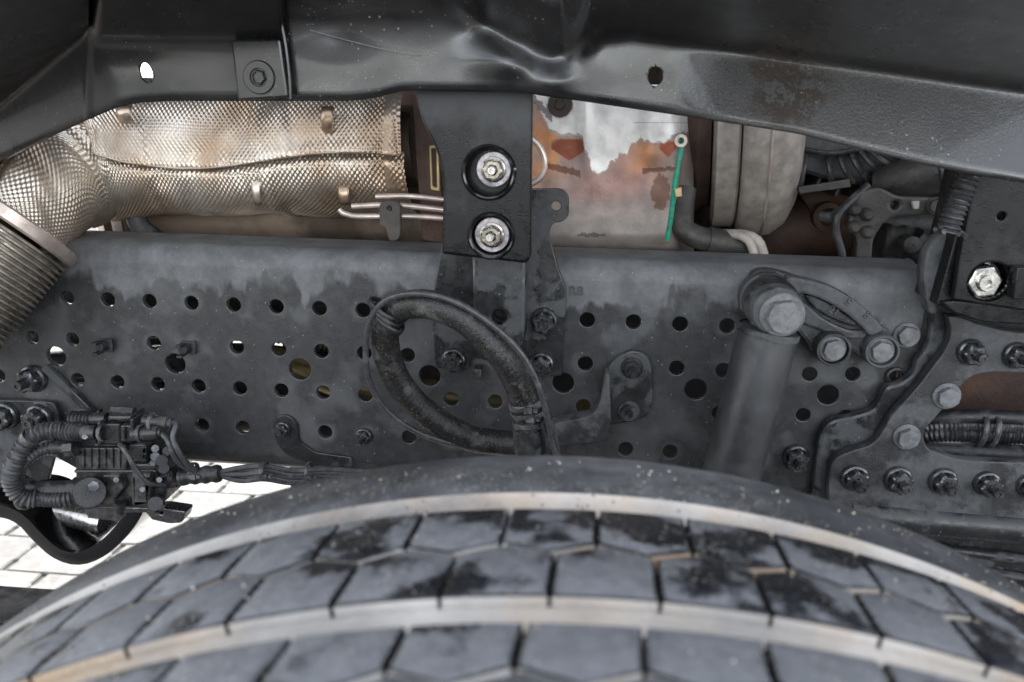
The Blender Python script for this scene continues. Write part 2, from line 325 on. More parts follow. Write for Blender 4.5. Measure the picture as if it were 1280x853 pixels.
def rail_mat():                          # grey chassis paint: dry dust above a ragged tide line, damp paint below, dry rings round the punched holes
    m, t, b = nodes('chassis_rail_paint'); L = t.links
    pos = N(t, 'ShaderNodeNewGeometry').outputs['Position']; sx = N(t, 'ShaderNodeSeparateXYZ'); L.new(pos, sx.inputs[0])
    def noi(s, d=6, r=.6, src=pos):
        n = N(t, 'ShaderNodeTexNoise'); n.inputs['Scale'].default_value = s; n.inputs['Detail'].default_value = d; n.inputs['Roughness'].default_value = r
        L.new(src, n.inputs[0]); return n.outputs[0]
    mp = N(t, 'ShaderNodeMapping'); mp.inputs['Scale'].default_value = (1, 1, .45); L.new(pos, mp.inputs[0])
    n1 = noi(20, 4, .55, mp.outputs[0])
    h = math_(t, 'ADD', sx.outputs[2], math_(t, 'MULTIPLY', math_(t, 'SUBTRACT', n1, .5), .16))
    top = ramp(t, h, .014, .028)                                     # dusty zone along the top
    low = ramp(t, noi(13, 6, .6), .5, .62)                          # dusty islands lower down
    # distance to the 50 mm punching grid
    def cell(c, off):
        q = math_(t, 'DIVIDE', math_(t, 'ADD', c, off), .05); return math_(t, 'MULTIPLY', math_(t, 'SUBTRACT', math_(t, 'FRACT', q), .5), .05)
    gx = cell(sx.outputs[0], .025); gz = cell(sx.outputs[2], .025)
    d = math_(t, 'SQRT', math_(t, 'ADD', math_(t, 'MULTIPLY', gx, gx), math_(t, 'MULTIPLY', gz, gz)))
    d = math_(t, 'ADD', d, math_(t, 'MULTIPLY', math_(t, 'SUBTRACT', noi(45, 4), .5), .022))
    halo = math_(t, 'MULTIPLY', math_(t, 'SUBTRACT', 1.0, ramp(t, d, .009, .017)), ramp(t, noi(11, 3), .45, .62))
    dry = math_(t, 'MAXIMUM', math_(t, 'MAXIMUM', top, math_(t, 'MULTIPLY', low, .4)), math_(t, 'MULTIPLY', halo, .5))
    fine = ramp(t, noi(90, 6), .3, .7)
    wet = mixc(t, fine, (.036, .0365, .0375), (.052, .0525, .054)); du = mixc(t, ramp(t, noi(30, 8, .7), .3, .7), (.075, .0765, .079), (.15, .153, .158))
    col = mixc(t, dry, wet, du)
    vo = N(t, 'ShaderNodeTexVoronoi'); vo.inputs['Scale'].default_value = 240; L.new(pos, vo.inputs[0])
    sep = N(t, 'ShaderNodeSeparateColor'); L.new(vo.outputs['Color'], sep.inputs[0])
    s3 = math_(t, 'MULTIPLY', math_(t, 'LESS_THAN', vo.outputs['Distance'], .16), math_(t, 'LESS_THAN', sep.outputs[0], .07))
    col = mixc(t, s3, col, (.3, .29, .27))
    L.new(col, b.inputs['Base Color']); L.new(mixf(t, dry, .27, .62), b.inputs['Roughness'])
    bp = N(t, 'ShaderNodeBump'); bp.inputs['Strength'].default_value = .25; bp.inputs['Distance'].default_value = .001
    L.new(noi(380, 4), bp.inputs['Height']); L.new(bp.outputs[0], b.inputs['Normal'])
    return m
m_rail = rail_mat()

# ------------------------------------------------------------------ bolts (meshes shared between alike ones)
CACHE = {}
def nut_mesh(kind, r, m, hgt=None):
    k = (kind, round(r, 4), m.name)
    if k in CACHE: return CACHE[k]
    mb = MB()
    if kind == 'star':                                   # flanged nut with six lobes, as on the frame
        mb.lathe([(0, r*1.0), (.12*r, r), (.3*r, r*.93), (.4*r, r*.8)], n=32)
        rf = lambda t, h: 1+.13*math.cos(6*t)
        mb.lathe([(.3*r, r*.76), (.95*r, r*.74), (1.08*r, r*.62), (1.08*r, r*.36), (.8*r, r*.34)], n=48, rf=lambda t, h: rf(t, h) if True else 1)
    elif kind == 'hex':
        mb.lathe([(0, r), (.1*r, r), (.17*r, r*.94), (.17*r, r*.5)], n=32)
        def hx(t, h): return math.cos(PI/6)/math.cos((t+.3) % (PI/3)-PI/6)
        mb.lathe([(.12*r, r*.8), (.62*r, r*.8)], n=48, rf=hx)
        mb.lathe([(.62*r, r*.8), (.68*r, r*.7)], n=48, rf=lambda t, h: hx(t, h) if h < .65*r else 1.0)
        mb.lathe([(.68*r, r*.7), (.69*r, r*.5), (.69*r, .0001)], n=48)
    elif kind == 'zinc':
        def hx(t, h): return math.cos(PI/6)/math.cos((t+.1) % (PI/3)-PI/6)
        mb.lathe([(.1*r, r*.74), (.16*r, r*.72), (.2*r, r*.62)], n=32)
        mb.lathe([(.15*r, r*.6), (.62*r, r*.6), (.66*r, r*.54), (.66*r, r*.34), (.4*r, r*.3)], n=48, rf=lambda t, h: hx(t, h))
    me = bpy.data.meshes.new('nut'); 
    me.from_pydata([tuple(v) for v in mb.v], [], mb.f); me.update()
    import bmesh
    b = bmesh.new(); b.from_mesh(me); bmesh.ops.recalc_face_normals(b, faces=b.faces); b.to_mesh(me); b.free()
    finish(me, m, 30); CACHE[k] = me; return me
def stud_mesh(r, L_, m):
    k = ('stud', round(r, 4), round(L_, 4), m.name)
    if k in CACHE: return CACHE[k]
    mb = MB(); prof = [(0, r)]; n = int(L_/(r*.22))
    for i in range(1, n): prof.append((L_*i/n, r*(1 if i % 2 else .9)))
    prof += [(L_, r*.85), (L_, r*.45), (L_-.3*r, r*.4), (L_-.3*r, .0001)]
    mb.lathe(prof, n=18)
    me = bpy.data.meshes.new('stud'); me.from_pydata([tuple(v) for v in mb.v], [], mb.f); me.update(); finish(me, m, 50); CACHE[k] = me; return me
def put(name, me, loc, parent, rot=None):
    o = bpy.data.objects.new(name, me); C.objects.link(o); o.parent = parent
    o.location = Vector(loc)-ORG[parent]; ORG[o] = Vector(loc)
    if rot: o.rotation_euler = rot
    return o
def sub(name, me, parent, loc=(0, 0, 0)):
    o = bpy.data.objects.new(name, me); C.objects.link(o); o.parent = parent; o.location = loc; ORG[o] = ORG[parent]; return o
def bolt(kind, px, py, Y, rpx, parent, m=None, stud=None, r=None):
    r = r or rpx*sc(px, py, Y); m = m or (m_nut if kind == 'star' else m_bolt)
    rot = (random.uniform(-.02, .02), random.uniform(0, 1.0), random.uniform(-.02, .02))
    o = put({'star': 'flange_nut', 'hex': 'hex_bolt', 'zinc': 'hex_nut'}[kind], nut_mesh(kind, round(r, 3), m), W(px, py, Y), parent, rot)
    if stud: sub('stud', stud_mesh(round(r*.36, 4), round(r*stud, 3), m), o)
    return o

# ------------------------------------------------------------------ ground: base sheet and interlocking paving stones
g = MB()
GZ = -.992
g.add([(-60, -60, GZ-.006), (60, -60, GZ-.006), (60, 60, GZ-.006), (-60, 60, GZ-.006)], [(0, 1, 2, 3)])
ground = g.build('ground', m_joint, None, smooth=0); ground['kind'] = 'structure'
def paver_mesh(k):
    w_, d_, h_ = .24, .17, .02; ga = .0015
    # bone shaped interlocking stone
    x = w_/2-ga; y = d_/2-ga; q = .006
    pl = [(-x+q, -y), (x-q, -y), (x-q, -y*.45), (x, -y*.3), (x, y*.3), (x-q, y*.45), (x-q, y), (-x+q, y), (-x+q, y*.45), (-x, y*.3), (-x, -y*.3), (-x+q, -y*.45)]
    n = len(pl); vv = [(a, b, 0) for a, b in pl]+[(a, b, h_-.004) for a, b in pl]+[(a*.96, b*.965, h_) for a, b in pl]
    ff = [(i, (i+1) % n, n+(i+1) % n, n+i) for i in range(n)]+[(n+i, n+(i+1) % n, 2*n+(i+1) % n, 2*n+i) for i in range(n)]+[tuple(range(2*n, 3*n))]
    me = bpy.data.meshes.new('paving_stone'); me.from_pydata(vv, [], ff); finish(me, m_paver, 0); return me
pvm = paver_mesh(0); cnt = 0; far = MB()
for j in range(-3, 26):
    for i in range(-26, 8):
        x = -.2+i*.24+(.12 if j % 2 else 0); y = .51+j*.17; z = GZ-.018+random.uniform(-.0012, .0012)
        d = Vector((x, y, GZ))-CAM; u = 640+FPX*d.dot(RT)/d.dot(FW); v_ = 426.5-FPX*d.dot(UP)/d.dot(FW)
        if -60 < u < 480 and 520 < v_ < 860 and y < 2.6:
            o = bpy.data.objects.new('paving_stone', pvm); C.objects.link(o); o.parent = ground; o.location = (x, y, z); o.rotation_euler = (random.uniform(-.004, .004), random.uniform(-.004, .004), 0); cnt += 1
        else:
            far.add([(x+a[0], y+a[1], z+a[2]) for a in [tuple(v.co) for v in pvm.vertices]], [tuple(p.vertices) for p in pvm.polygons])
fo = far.build('paving_stones_beyond', m_paver, ground, smooth=0, fixn=False); fo['kind'] = 'stuff'

# ------------------------------------------------------------------ chassis rail
ZT, ZB, RB = .0655, -.2045, .022
rail = thing('chassis_rail', 'long grey steel frame rail punched with rows of round holes behind the tyre', 'frame rail', (.6, 0, ZB))
HOL = []
def rowh(z, idx, r=.0083): HOL.extend([(.05*i, z, r) for i in idx])
rowh(0, [-3, -2, -1, 0, 1, 2, 3, 4, 5, 6, 7, 8, 9, 10, 12, 13, 14, 15])
rowh(-.05, [-2, -1, 0, 2, 4, 5, 6, 7, 8, 12, 14, 15]); rowh(-.1, [-2, 0, 1, 2, 3, 4, 5, 6, 7, 9, 10, 12, 13, 15]); rowh(-.149, [3, 4, 6, 8, 13, 14])
for x, y, r in [(70, 446, 12), (219, 455, 12.5), (375, 462, 13.5), (537, 470, 13.5), (704, 479, 13.5), (870, 487, 14), (1012, 468, 9.5), (1066, 468, 9.5), (1035, 494, 13.5), (1004, 519, 9), (1057, 521, 9), (1119, 471, 7)]:
    p = W(x, y, 0); HOL.append((p.x, p.z, r*sc(x, y, 0)))
xe = .95
plate('web', m_rail, rail, [(-.9, ZB+RB-.0009), (xe, ZB+RB-.0009), (xe, ZT-RB+.0009), (-.9, ZT-RB+.0009)], HOL, 0, .008, .0009)
def flange(z0, s):
    mb = MB(); out = []; inn = []
    for k in range(9):
        a = PI/2*k/8; out.append((RB-RB*math.cos(a), z0+s*RB*math.sin(a))); inn.append((RB-(RB-.008)*math.cos(a), z0+s*(RB-.008)*math.sin(a)))
    out.append((.085, z0+s*RB)); inn.append((.085, z0+s*(RB-.008)))
    pr = out+inn[::-1]; n = len(pr); xs = np.linspace(-.9, xe, 60)
    P = [[Vector((x, p[0], p[1])) for p in pr+[pr[0]]] for x in xs]
    mb.grid(P); k0 = 0
    mb.add([P[0][i] for i in range(n)], [tuple(range(n))]); mb.add([P[-1][i] for i in range(n)], [tuple(range(n))])
    return mb
flange(ZT-RB, 1).build('top_flange', m_rail, rail, smooth=30); flange(ZB+RB, -1).build('bottom_flange', m_rail, rail, smooth=30)
bolt('star', 43, 473, -.001, 17, rail, stud=1.9); bolt('star', 995, 571, -.001, 17, rail, stud=2.1)
bolt('hex', 1133, 419, -.001, 17, rail)
bolt('star', 455, 545, -.001, 10, rail, stud=2.6)
mb = MB(); p = W(1119, 471, -.001); mb.lathe([(0, .011), (.003, .0105), (.004, .0085), (.002, .0075), (-.004, .007)], p); mb.build('threaded_bush', m_cast, rail)
for px, py in ((137, 430), (240, 433)):                   # small spring clips poking out of two holes
    p = W(px, py, 0); mb = MB(); mb.tube([p+Vector((0, .004, 0)), p+Vector((-.004, -.016, 0))], .0062, 12, rf=lambda l, a: .8+.2*math.cos(l*900))
    mb.box(p+Vector((-.004, -.018, .006)), (.006, .014, .003)); mb.box(p+Vector((-.004, -.018, -.006)), (.006, .014, .003)); mb.box(p+Vector((-.001, -.006, 0)), (.017, .003, .015))
    mb.build('cable_clip', m_plastic2, rail, bevel=.0006)
def letters(txt, px, py, Y, size, m, parent, rotz=0):
    cu = bpy.data.curves.new('t', 'FONT'); cu.body = txt; cu.size = size; cu.extrude = .0008; cu.align_x = 'CENTER'; cu.bevel_depth = .0002
    ob = bpy.data.objects.new('t', cu); C.objects.link(ob); dg = bpy.context.evaluated_depsgraph_get()
    me = bpy.data.meshes.new_from_object(ob.evaluated_get(dg)); bpy.data.objects.remove(ob)
    p = W(px, py, Y)-ORG[parent]; me.transform(Matrix.Translation(p) @ Matrix.Rotation(PI/2, 4, 'X') @ Matrix.Rotation(rotz, 4, 'Z'))
    me.materials.clear(); me.materials.append(m); o = bpy.data.objects.new('stamped_mark', me); C.objects.link(o); o.parent = parent; ORG[o] = ORG[parent]
letters('R8', 720, 369, -.0005, .014, m_cast, rail)

# ------------------------------------------------------------------ tab bracket, left gusset
tb = thing('harness_tab_bracket', 'small rounded grey tab bracket with one bolt low on the frame rail', 'bracket', W(355, 540, 0))
pplate('tab', m_iron, tb, [(341, 528, 9), (352, 518, 9), (364, 521, 6), (372, 531, 4), (374, 552, 5), (395, 566, 5), (440, 572, 5), (440, 584), (392, 582, 8), (356, 568, 6), (343, 550, 8)], [], -.004, .004)
bolt('star', 354, 536, -.0045, 9.5, tb, stud=1.7)
lg = thing('corner_gusset_plate', 'angled steel plate with two star bolts at the left end of the rail', 'bracket', W(30, 520, 0))
pplate('gusset_plate', m_iron, lg, [(-60, 500), (30, 501, 4), (68, 503, 8), (73, 520, 4), (76, 540, 4), (60, 600), (-60, 620)], [], -.012, .006)
pplate('diagonal_rib', m_iron, lg, [(50, 462, 3), (57, 456, 3), (118, 516, 3), (112, 522, 3)], [], -.009, .008)
bolt('star', 8, 519, -.0125, 16, lg, stud=1.4); bolt('star', 50, 522, -.0125, 17, lg, stud=1.4)

# ------------------------------------------------------------------ grey bracket on the rail and black hanger above it
gb = thing('grey_frame_bracket', 'grey pressed steel bracket with raised channel bolted to the rail under the black hanger', 'bracket', W(620, 460, 0))
pplate('base_plate', m_iron, gb, [(553, 300), (664, 232), (664, 236), (702, 236, 7), (711, 244, 6), (711, 270, 6), (703, 278, 6), (690, 279, 8), (686, 292, 6), (699, 340, 12), (708, 362, 10), (706, 420, 10), (703, 470, 4), (655, 471, 4), (652, 450, 3), (590, 448, 3), (586, 462, 4), (544, 460, 4), (539, 375, 10), (543, 362, 6)], [(695, 258, 6)], -.008, .0075)
pplate('raised_channel', m_iron, gb, [(589, 316), (658, 322), (656, 425, 6), (642, 452, 8), (601, 452, 8), (591, 435, 6)], [(624, 397, 9)], -.036, .028, bev=.004)
mb = MB(); p = W(598, 465, -.012); mb.box(p, (.009, .02, .012)); mb.build('weld_lug', m_cast, gb, bevel=.001)
bolt('star', 680, 401, -.0085, 17, gb, stud=1.3); bolt('star', 677, 455, -.0085, 16, gb, stud=1.3); bolt('star', 567, 450, -.0085, 15.5, gb, stud=1.3)

hb = thing('black_hanger_bracket', 'black painted hanger bracket with two recessed zinc nuts below the wheel arch', 'bracket', W(610, 320, -.09))
YB = -.095
rc = [(611, 216, 29), (614, 295, 25)]
pplate('front_plate', m_black_d, hb, [(512, 60), (519, 118), (526, 150, 12), (545, 185, 20), (554, 228, 20), (552, 318, 3), (657, 330, 5), (663, 324, 5), (665, 100), (665, 60)], rc, YB, .018, bev=.003)
pplate('back_plate', m_black, hb, [(520, 60), (556, 200, 20), (556, 314, 3), (657, 324, 5), (663, 100), (663, 60)], [], YB+.019, .02, bev=.002)
mb = MB()
for x, y, r in rc:
    p = W(x, y, YB); q = r*sc(x, y, YB); mb.lathe([(-.017, q*.9), (-.004, q*.97), (.002, q*1.02), (.003, q*1.1), (.0005, q*1.2), (-.002, q*1.2)], p, n=40)
mb.build('recess_lips', m_gloss, hb)
for x, y, r in ((617, 212, 22), (615, 294, 22)):
    p = W(x, y, YB+.006); s_ = sc(x, y, YB)
    mb = MB(); q = r*s_; mb.lathe([(-.014, q*.6), (-.012, q), (-.001, q), (0, q*.96), (0, q*.4)], p, n=40); mb.build('washer', m_zincw, hb, smooth=30)
    o = put('hex_nut', nut_mesh('zinc', round(q*.98, 4), m_zincn), p, hb, (0, random.random(), 0))
    sub('stud', stud_mesh(round(q*.25, 4), round(q*1.1, 4), m_zinc), o)

# ------------------------------------------------------------------ small plate with two nuts and its arm
lp = thing('arm_plate_bracket', 'dark forked plate with two nuts and an arm reaching behind the hose loop', 'bracket', W(785, 500, 0))
pplate('mounting_plate', m_iron, lp, [(757, 463, 7), (770, 447, 7), (790, 437, 8), (808, 443, 8), (815, 458, 8), (817, 505, 10), (807, 522, 9), (790, 528, 7), (757, 533, 4)], [], -.008, .008, bev=.0025)
pplate('arm', m_castl, lp, [(757, 465, 5), (762, 470, 3), (764, 530, 8), (757, 553, 6), (690, 560, 6), (668, 566), (668, 536), (700, 528, 8), (740, 520, 14), (750, 505, 10)], [], -.03, .024, bev=.002)
for x, y in ((790, 460), (786, 514)):
    bolt('hex', x, y, -.0085, 14, lp, m=m_cast, stud=1.1)

# ------------------------------------------------------------------ gusset plate on the right with its curved edge
gp = thing('curved_gusset_plate', 'heavy dark gusset plate with wavy edge, row of bolts and a long window', 'bracket', W(1160, 560, 0))
edge = [(1196, 287), (1172, 295), (1158, 312), (1152, 340), (1156, 372), (1163, 392), (1162, 420), (1156, 438), (1146, 450), (1141, 466), (1126, 478), (1108, 484), (1099, 500), (1090, 512), (1066, 520), (1040, 526), (1028, 538), (1022, 560), (1018, 600), (1016, 660)]
edge = [tuple(p) for p in [(a.x, a.y) for a in spline([(x, y, 0) for x, y in edge], 4)]]
pplate('curved_edge', m_iron, gp, edge+[(1046, 660), (1047, 600), (1056, 582), (1088, 567), (1110, 550), (1122, 530), (1150, 498), (1176, 464), (1190, 440), (1196, 398), (1206, 300)], [], -.016, .014, bev=.004)
win = fillet([(1192, 494, 8), (1212, 470, 16), (1240, 465, 8), (1400, 470), (1400, 583), (1200, 576, 14), (1158, 562, 16), (1153, 540, 12), (1172, 520, 16)], 6)
lft = [(1186, 396), (1188, 420), (1180, 440), (1168, 456), (1150, 480), (1130, 503), (1112, 524), (1102, 542), (1088, 556), (1062, 565), (1044, 574), (1037, 590), (1036, 622), (1036, 660)]
lft = [(a.x, a.y) for a in spline([(x, y, 0) for x, y in lft], 4)]
pplate('gusset_plate', m_castl, gp, lft+[(1440, 690), (1440, 630), (1440, 600), (1420, 583), (1400, 583)][:1]+[(1440, 420), (1290, 418), (1255, 414, 4), (1220, 405), (1200, 396)], [win], -.032, .015, bev=.0015)
for x, y in ((1213, 440), (1270, 444), (1068, 597), (1122, 599), (1178, 601), (1233, 604), (1287, 607)): bolt('star', x, y, -.0325, 18, gp, stud=2.0)
for x, y in ((1183, 495), (1133, 546)): bolt('hex', x, y, -.0325, 18, gp)
mb = MB(); mb.tube([W(1060, 640, -.02), W(1200, 652, -.02), W(1400, 668, -.02)], .02, 14); mb.build('lower_lip', m_iron, gp)
# cables in the window
cb = thing('cable_bundle', 'bundle of grey corrugated cables running through the window of the gusset plate', 'cables', W(1220, 540, .03))
for k, (y0, r, cor) in enumerate(((518, .008, 0), (528, .008, 1), (538, .010, 1), (548, .008, 0), (534, .007, 0))):
    mb = MB(); pts = [W(1140, y0+10-k, .05), W(1180, y0+4, .035), W(1240, y0+3+k, .03+.004*k), W(1330, y0+8, .035), W(1430, y0+16, .04)]
    mb.tube(pts, r, 14, step=.0012 if cor else .01, rf=(lambda l, a: 1+.09*math.sin(l*2*PI/.0042)) if cor else None); mb.build('corrugated_conduit' if cor else 'cable', m_cable if k % 2 else m_plastic2, cb)
for x in (1222, 1237):
    mb = MB(); p = W(x, 536, .033); mb.lathe([(-.003, .021), (.003, .021)], p, ax=(1, 0, -.1), n=24); o = mb.build('cable_tie', m_tie, cb)
    q = o.modifiers.new('s', 'SOLIDIFY'); q.thickness = .0016
mb = MB(); mb.tube([W(1150, 562, .04), W(1250, 568, .03), W(1430, 582, .03)], .0125, 16); mb.build('lower_hose', m_plastic2, cb)

# ------------------------------------------------------------------ shock absorber with its cast link
m_tube = mat('satin_grey_tube_paint', (.034, .0345, .036), .4, dust=(.07, .071, .074), dsc=12, dlo=.5, dhi=.75, drough=.6, bump=.12)
sh = thing('shock_absorber', 'thick grey shock absorber tube hung from a big bolt on the cast arm', 'shock absorber', W(935, 560, -.05))
top = W(962, 410, -.058); bot = W(902, 640, -.058); axd = (top-bot).normalized()
r0 = 38*sc(960, 420, -.058)
mb = MB(); Ls = (top-bot).length
mb.lathe([(-.12, r0*1.02), (0, r0*1.02), (Ls-.004, r0), (Ls-.001, r0*.97), (Ls, r0*.9), (Ls+.003, r0*.5), (Ls+.003, .001)], bot, ax=axd, n=56); mb.build('dust_tube', m_tube, sh, smooth=30)
mb = MB(); mb.lathe([(Ls-.007, r0*1.035), (Ls-.002, r0*1.035), (Ls, r0*1.0)], bot, ax=axd, n=56); mb.build('top_rim', m_cast, sh)
mb = MB(); mb.tube([top-axd*.01, top+axd*.02], .02, 20); mb.build('neck', m_cast, sh)
eye = W(957, 372, -.02)
mb = MB(); mb.lathe([(-.012, .024), (-.01, .027), (.004, .028), (.010, .028), (.012, .025), (.015, .025), (.018, .027), (.036, .027), (.039, .025), (.042, .025), (.045, .023), (.045, .018)], eye, n=48); mb.build('rubber_eye', m_cast, sh)
mb = MB(); mb.lathe([(.045, .0245), (.06, .0245), (.062, .023), (.062, .01)], eye, n=44); mb.build('washer', m_castl, sh)
bolt('hex', 0, 0, 0, 0, sh, r=.034) if False else None
ob = put('big_hex_bolt', nut_mesh('hex', .0215, m_bolt), eye+Vector((.004, -.062, -.003)), sh, (0, .35, 0))
ln = thing('shock_mount_arm', 'cast grey mounting arm with curved back and two bolts in round bosses', 'mounting arm', W(1060, 430, 0))
arm = [(938, 352), (955, 338), (985, 343), (1010, 352), (1040, 360), (1068, 376), (1092, 398), (1112, 415), (1119, 432), (1112, 450), (1095, 457), (1080, 450), (1062, 440), (1050, 450), (1035, 455), (1020, 448), (1005, 425), (985, 405), (955, 395)]
pplate('arm_body', m_castl, ln, arm, [], -.022, .022, bev=.004, smooth=True)
ridge = [(984, 348), (1010, 350), (1040, 359), (1068, 375), (1092, 396), (1104, 412), (1088, 420), (1078, 410), (1058, 393), (1032, 377), (1006, 368), (990, 368)]
pplate('curved_rib', m_castl, ln, ridge, [], -.036, .018, bev=.003, smooth=True)
pplate('recess_rib', m_cast, ln, [(1008, 369), (1028, 376), (1055, 392), (1074, 404), (1064, 408), (1035, 396), (1014, 382)], [], -.030, .010, bev=.002, smooth=True)
pplate('lower_rib', m_castl, ln, [(985, 385), (1004, 378), (1030, 398), (1060, 412), (1082, 414), (1080, 424), (1052, 424), (1025, 414), (1000, 402)], [], -.028, .014, bev=.003, smooth=True)
for x, y in ((1035, 430), (1094, 432)):
    p = W(x, y, -.014); q = 22*sc(x, y, -.02)
    mb = MB(); mb.lathe([(0, q*1.06), (.022, q), (.024, q*.96), (.024, q*.84), (.016, q*.82), (.016, q*.3)], p, n=40); mb.build('boss', m_castl, ln, smooth=30)
    put('hex_bolt', nut_mesh('hex', round(q*.8, 3), m_bolt), p+Vector((0, -.017, 0)), ln, (0, random.random(), 0))
letters('S', 1058, 381, -.0365, .011, m_castl, ln, -.6); letters('8', 1081, 397, -.0365, .011, m_castl, ln, -.7); letters('21', 1040, 392, -.0305, .011, m_castl, ln, -.5)

# ------------------------------------------------------------------ black box bracket at far right
bb = thing('black_box_bracket', 'black steel bracket with round opening and a bright nut at the right edge', 'bracket', W(1235, 390, -.08))
yb = -.075
pplate('face_plate', m_black, bb, [(1226, 195), (1214, 250, 10), (1200, 320, 6), (1192, 375, 4), (1300, 392), (1400, 400), (1400, 190)], [(1237, 352, 26), (1252, 271, 5)], yb, .01, bev=.002)
pplate('side_wall', m_black, bb, [(1216, 195), (1205, 250), (1190, 310), (1170, 382, 4), (1192, 380), (1230, 200)], [], yb+.012, .06, bev=.002)
mb = MB(); p = W(1237, 352, yb); q = 26*sc(1237, 352, yb); mb.lathe([(-.04, q*.97), (.0, q), (.002, q*1.04), (-.001, q*1.08)], p, n=40); mb.build('opening_sleeve', m_gloss, bb)
mb = MB(); mb.lathe([(0, .0001), (0, q*.98)], p+Vector((0, .035, 0)), n=40); mb.build('sleeve_back', m_dark, bb)
pplate('end_clip', m_black, bb, [(1272, 335), (1400, 335), (1400, 378), (1266, 374)], [], yb-.016, .014, bev=.001)
n_ = put('hex_nut', nut_mesh('zinc', .026, m_zinc), W(1222, 349, yb+.015), bb, (0, .5, 0)); sub('stud', stud_mesh(.0085, .022, m_zinc), n_)
pplate('base_flange', m_black, bb, [(1178, 378), (1193, 376), (1400, 396), (1400, 412), (1230, 404), (1192, 392)], [], yb+.004, .05, bev=.002)

ch = thing('spring_conduit', 'short black corrugated conduit hanging beside the black box bracket', 'hose', W(1180, 292, -.03))
mb = MB(); mb.tube([W(1222, 190, -.085), W(1207, 230, -.085), W(1193, 265, -.085), W(1184, 290, -.085)], .0095, 16, step=.0009, rf=lambda l, a: 1+.13*math.sin(l*2*PI/.0045)); mb.build('corrugated_sleeve', m_cable, ch)
mb = MB(); p = W(1184, 290, -.085)
for k in range(6): mb.tube([p+Vector((.011*math.cos(k), -.002, 0)), p+Vector((.014*math.cos(k), -.008, -.003+.002*k))], .0022, 8)
mb.build('frayed_tie', m_tie, ch)
sb = thing('steel_strap_hook', 'worn steel strap curving down beside the black box bracket', 'strap', W(1168, 380, -.03))
pplate('strap', m_castl, sb, fillet([(1175, 292, 8), (1190, 290, 8), (1184, 320, 10), (1176, 350, 10), (1172, 395, 6), (1160, 392, 6), (1153, 345, 12), (1158, 310, 12)], 6), [], -.045, .02, bev=.004)

# ------------------------------------------------------------------ hose loop
hl = thing('looped_hose', 'thick braided black hose coiled in a loop in front of the rail', 'hose', W(600, 550, -.05))
hp = [(655, 556, -.045), (620, 553, -.045), (585, 547, -.05), (540, 522, -.06), (505, 488, -.07), (486, 450, -.08), (482, 415, -.09), (494, 390, -.10), (522, 380, -.11), (560, 388, -.12), (598, 412, -.125), (632, 450, -.125), (652, 490, -.115), (659, 520, -.11), (662, 575, -.10)]
rnd = [random.random() for _ in range(300)]
def braid(l, a): return 1+.010*math.sin(l*1900+a*4)+.010*math.sin(l*1250-a*3)+.022*(rnd[int(l*90) % 300]-.5)+.03*noise.noise(Vector((math.cos(a)*1.5, math.sin(a)*1.5, l*60)))
mb = MB(); mb.tube([W(*p) for p in hp], .0142, 26, step=.0014, rf=braid); mb.build('braided_hose', m_hose, hl, smooth=60)
mb = MB(); mb.tube([W(*p) for p in [(596, 551, -.046), (620, 553, -.044), (648, 556, -.04)]], .0125, 18, step=.001, rf=lambda l, a: 1+.16*math.sin(l*2*PI/.006)); mb.build('corrugated_end', m_plastic2, hl)
cp = [(700, 580, -.115), (690, 555, -.12), (685, 525, -.128), (672, 480, -.135), (648, 438, -.14), (610, 402, -.14), (565, 376, -.135), (520, 367, -.13), (484, 375, -.12), (463, 400, -.11), (457, 440, -.10), (463, 480, -.09), (485, 515, -.08), (525, 542, -.07), (575, 557, -.06), (620, 562, -.055)]
mb = MB(); mb.tube([W(*p) for p in cp], .0031, 12, step=.004); mb.build('thin_cable', m_cable, hl)
mb = MB(); mb.tube([W(*p) for p in [(683, 520, -.125), (692, 540, -.12), (698, 575, -.11)]], .0032, 10); mb.tube([W(*p) for p in [(678, 530, -.122), (686, 550, -.115), (690, 575, -.105)]], .0026, 10); mb.build('tail_wires', m_cable, hl)
def clampring(px, py, Y, px2, py2, r, h, name, m, par, lug=True):
    p = W(px, py, Y); ax = (W(px2, py2, Y)-p).normalized()
    mb = MB(); mb.lathe([(-h/2, r*.96), (-h/2, r*1.06), (-h/3, r*1.1), (h/3, r*1.1), (h/2, r*1.06), (h/2, r*.96)], p, ax=ax, n=30)
    if lug:
        mb.box(p+Vector((.004, -r*1.1, 0)), (.008, .006, h*1.1)); mb.box(p+Vector((.011, -r*1.0, 0)), (.004, .006, h*.7))
    return mb.build(name, m, par, smooth=35)
clampring(657, 505, -.1125, 660, 520, .0155, .006, 'hose_clamp', m_tie, hl); clampring(659.5, 516, -.111, 661, 530, .0155, .0045, 'hose_clamp', m_tie, hl); clampring(661, 528, -.108, 662, 545, .0152, .005, 'hose_clamp', m_tie, hl, False)
mb = MB(); mb.lathe([(0, .016), (.004, .0165), (.03, .0165), (.032, .013), (.06, .013)], W(661, 533, -.107), ax=(W(664, 580, -.1)-W(661, 533, -.107)), n=8); mb.build('hose_fitting', m_plastic2, hl, smooth=20)
for a, b_ in (((470, 386, -.115), (484, 405, -.1)),):
    mb = MB()
    for k in range(3):
        p = W(472+k*3, 388+k*8, -.108); t_ = (W(460, 430, -.108)-W(490, 385, -.108)).normalized()
        mb.lathe([(-.0025, .0175), (.0025, .0175)], p+Vector((.006, .006, 0)), ax=t_, n=20, rf=lambda t, h: 1+.08*math.sin(3*t))
    o = mb.build('tape_wrap', m_plastic2, hl); q = o.modifiers.new('s', 'SOLIDIFY'); q.thickness = .0015

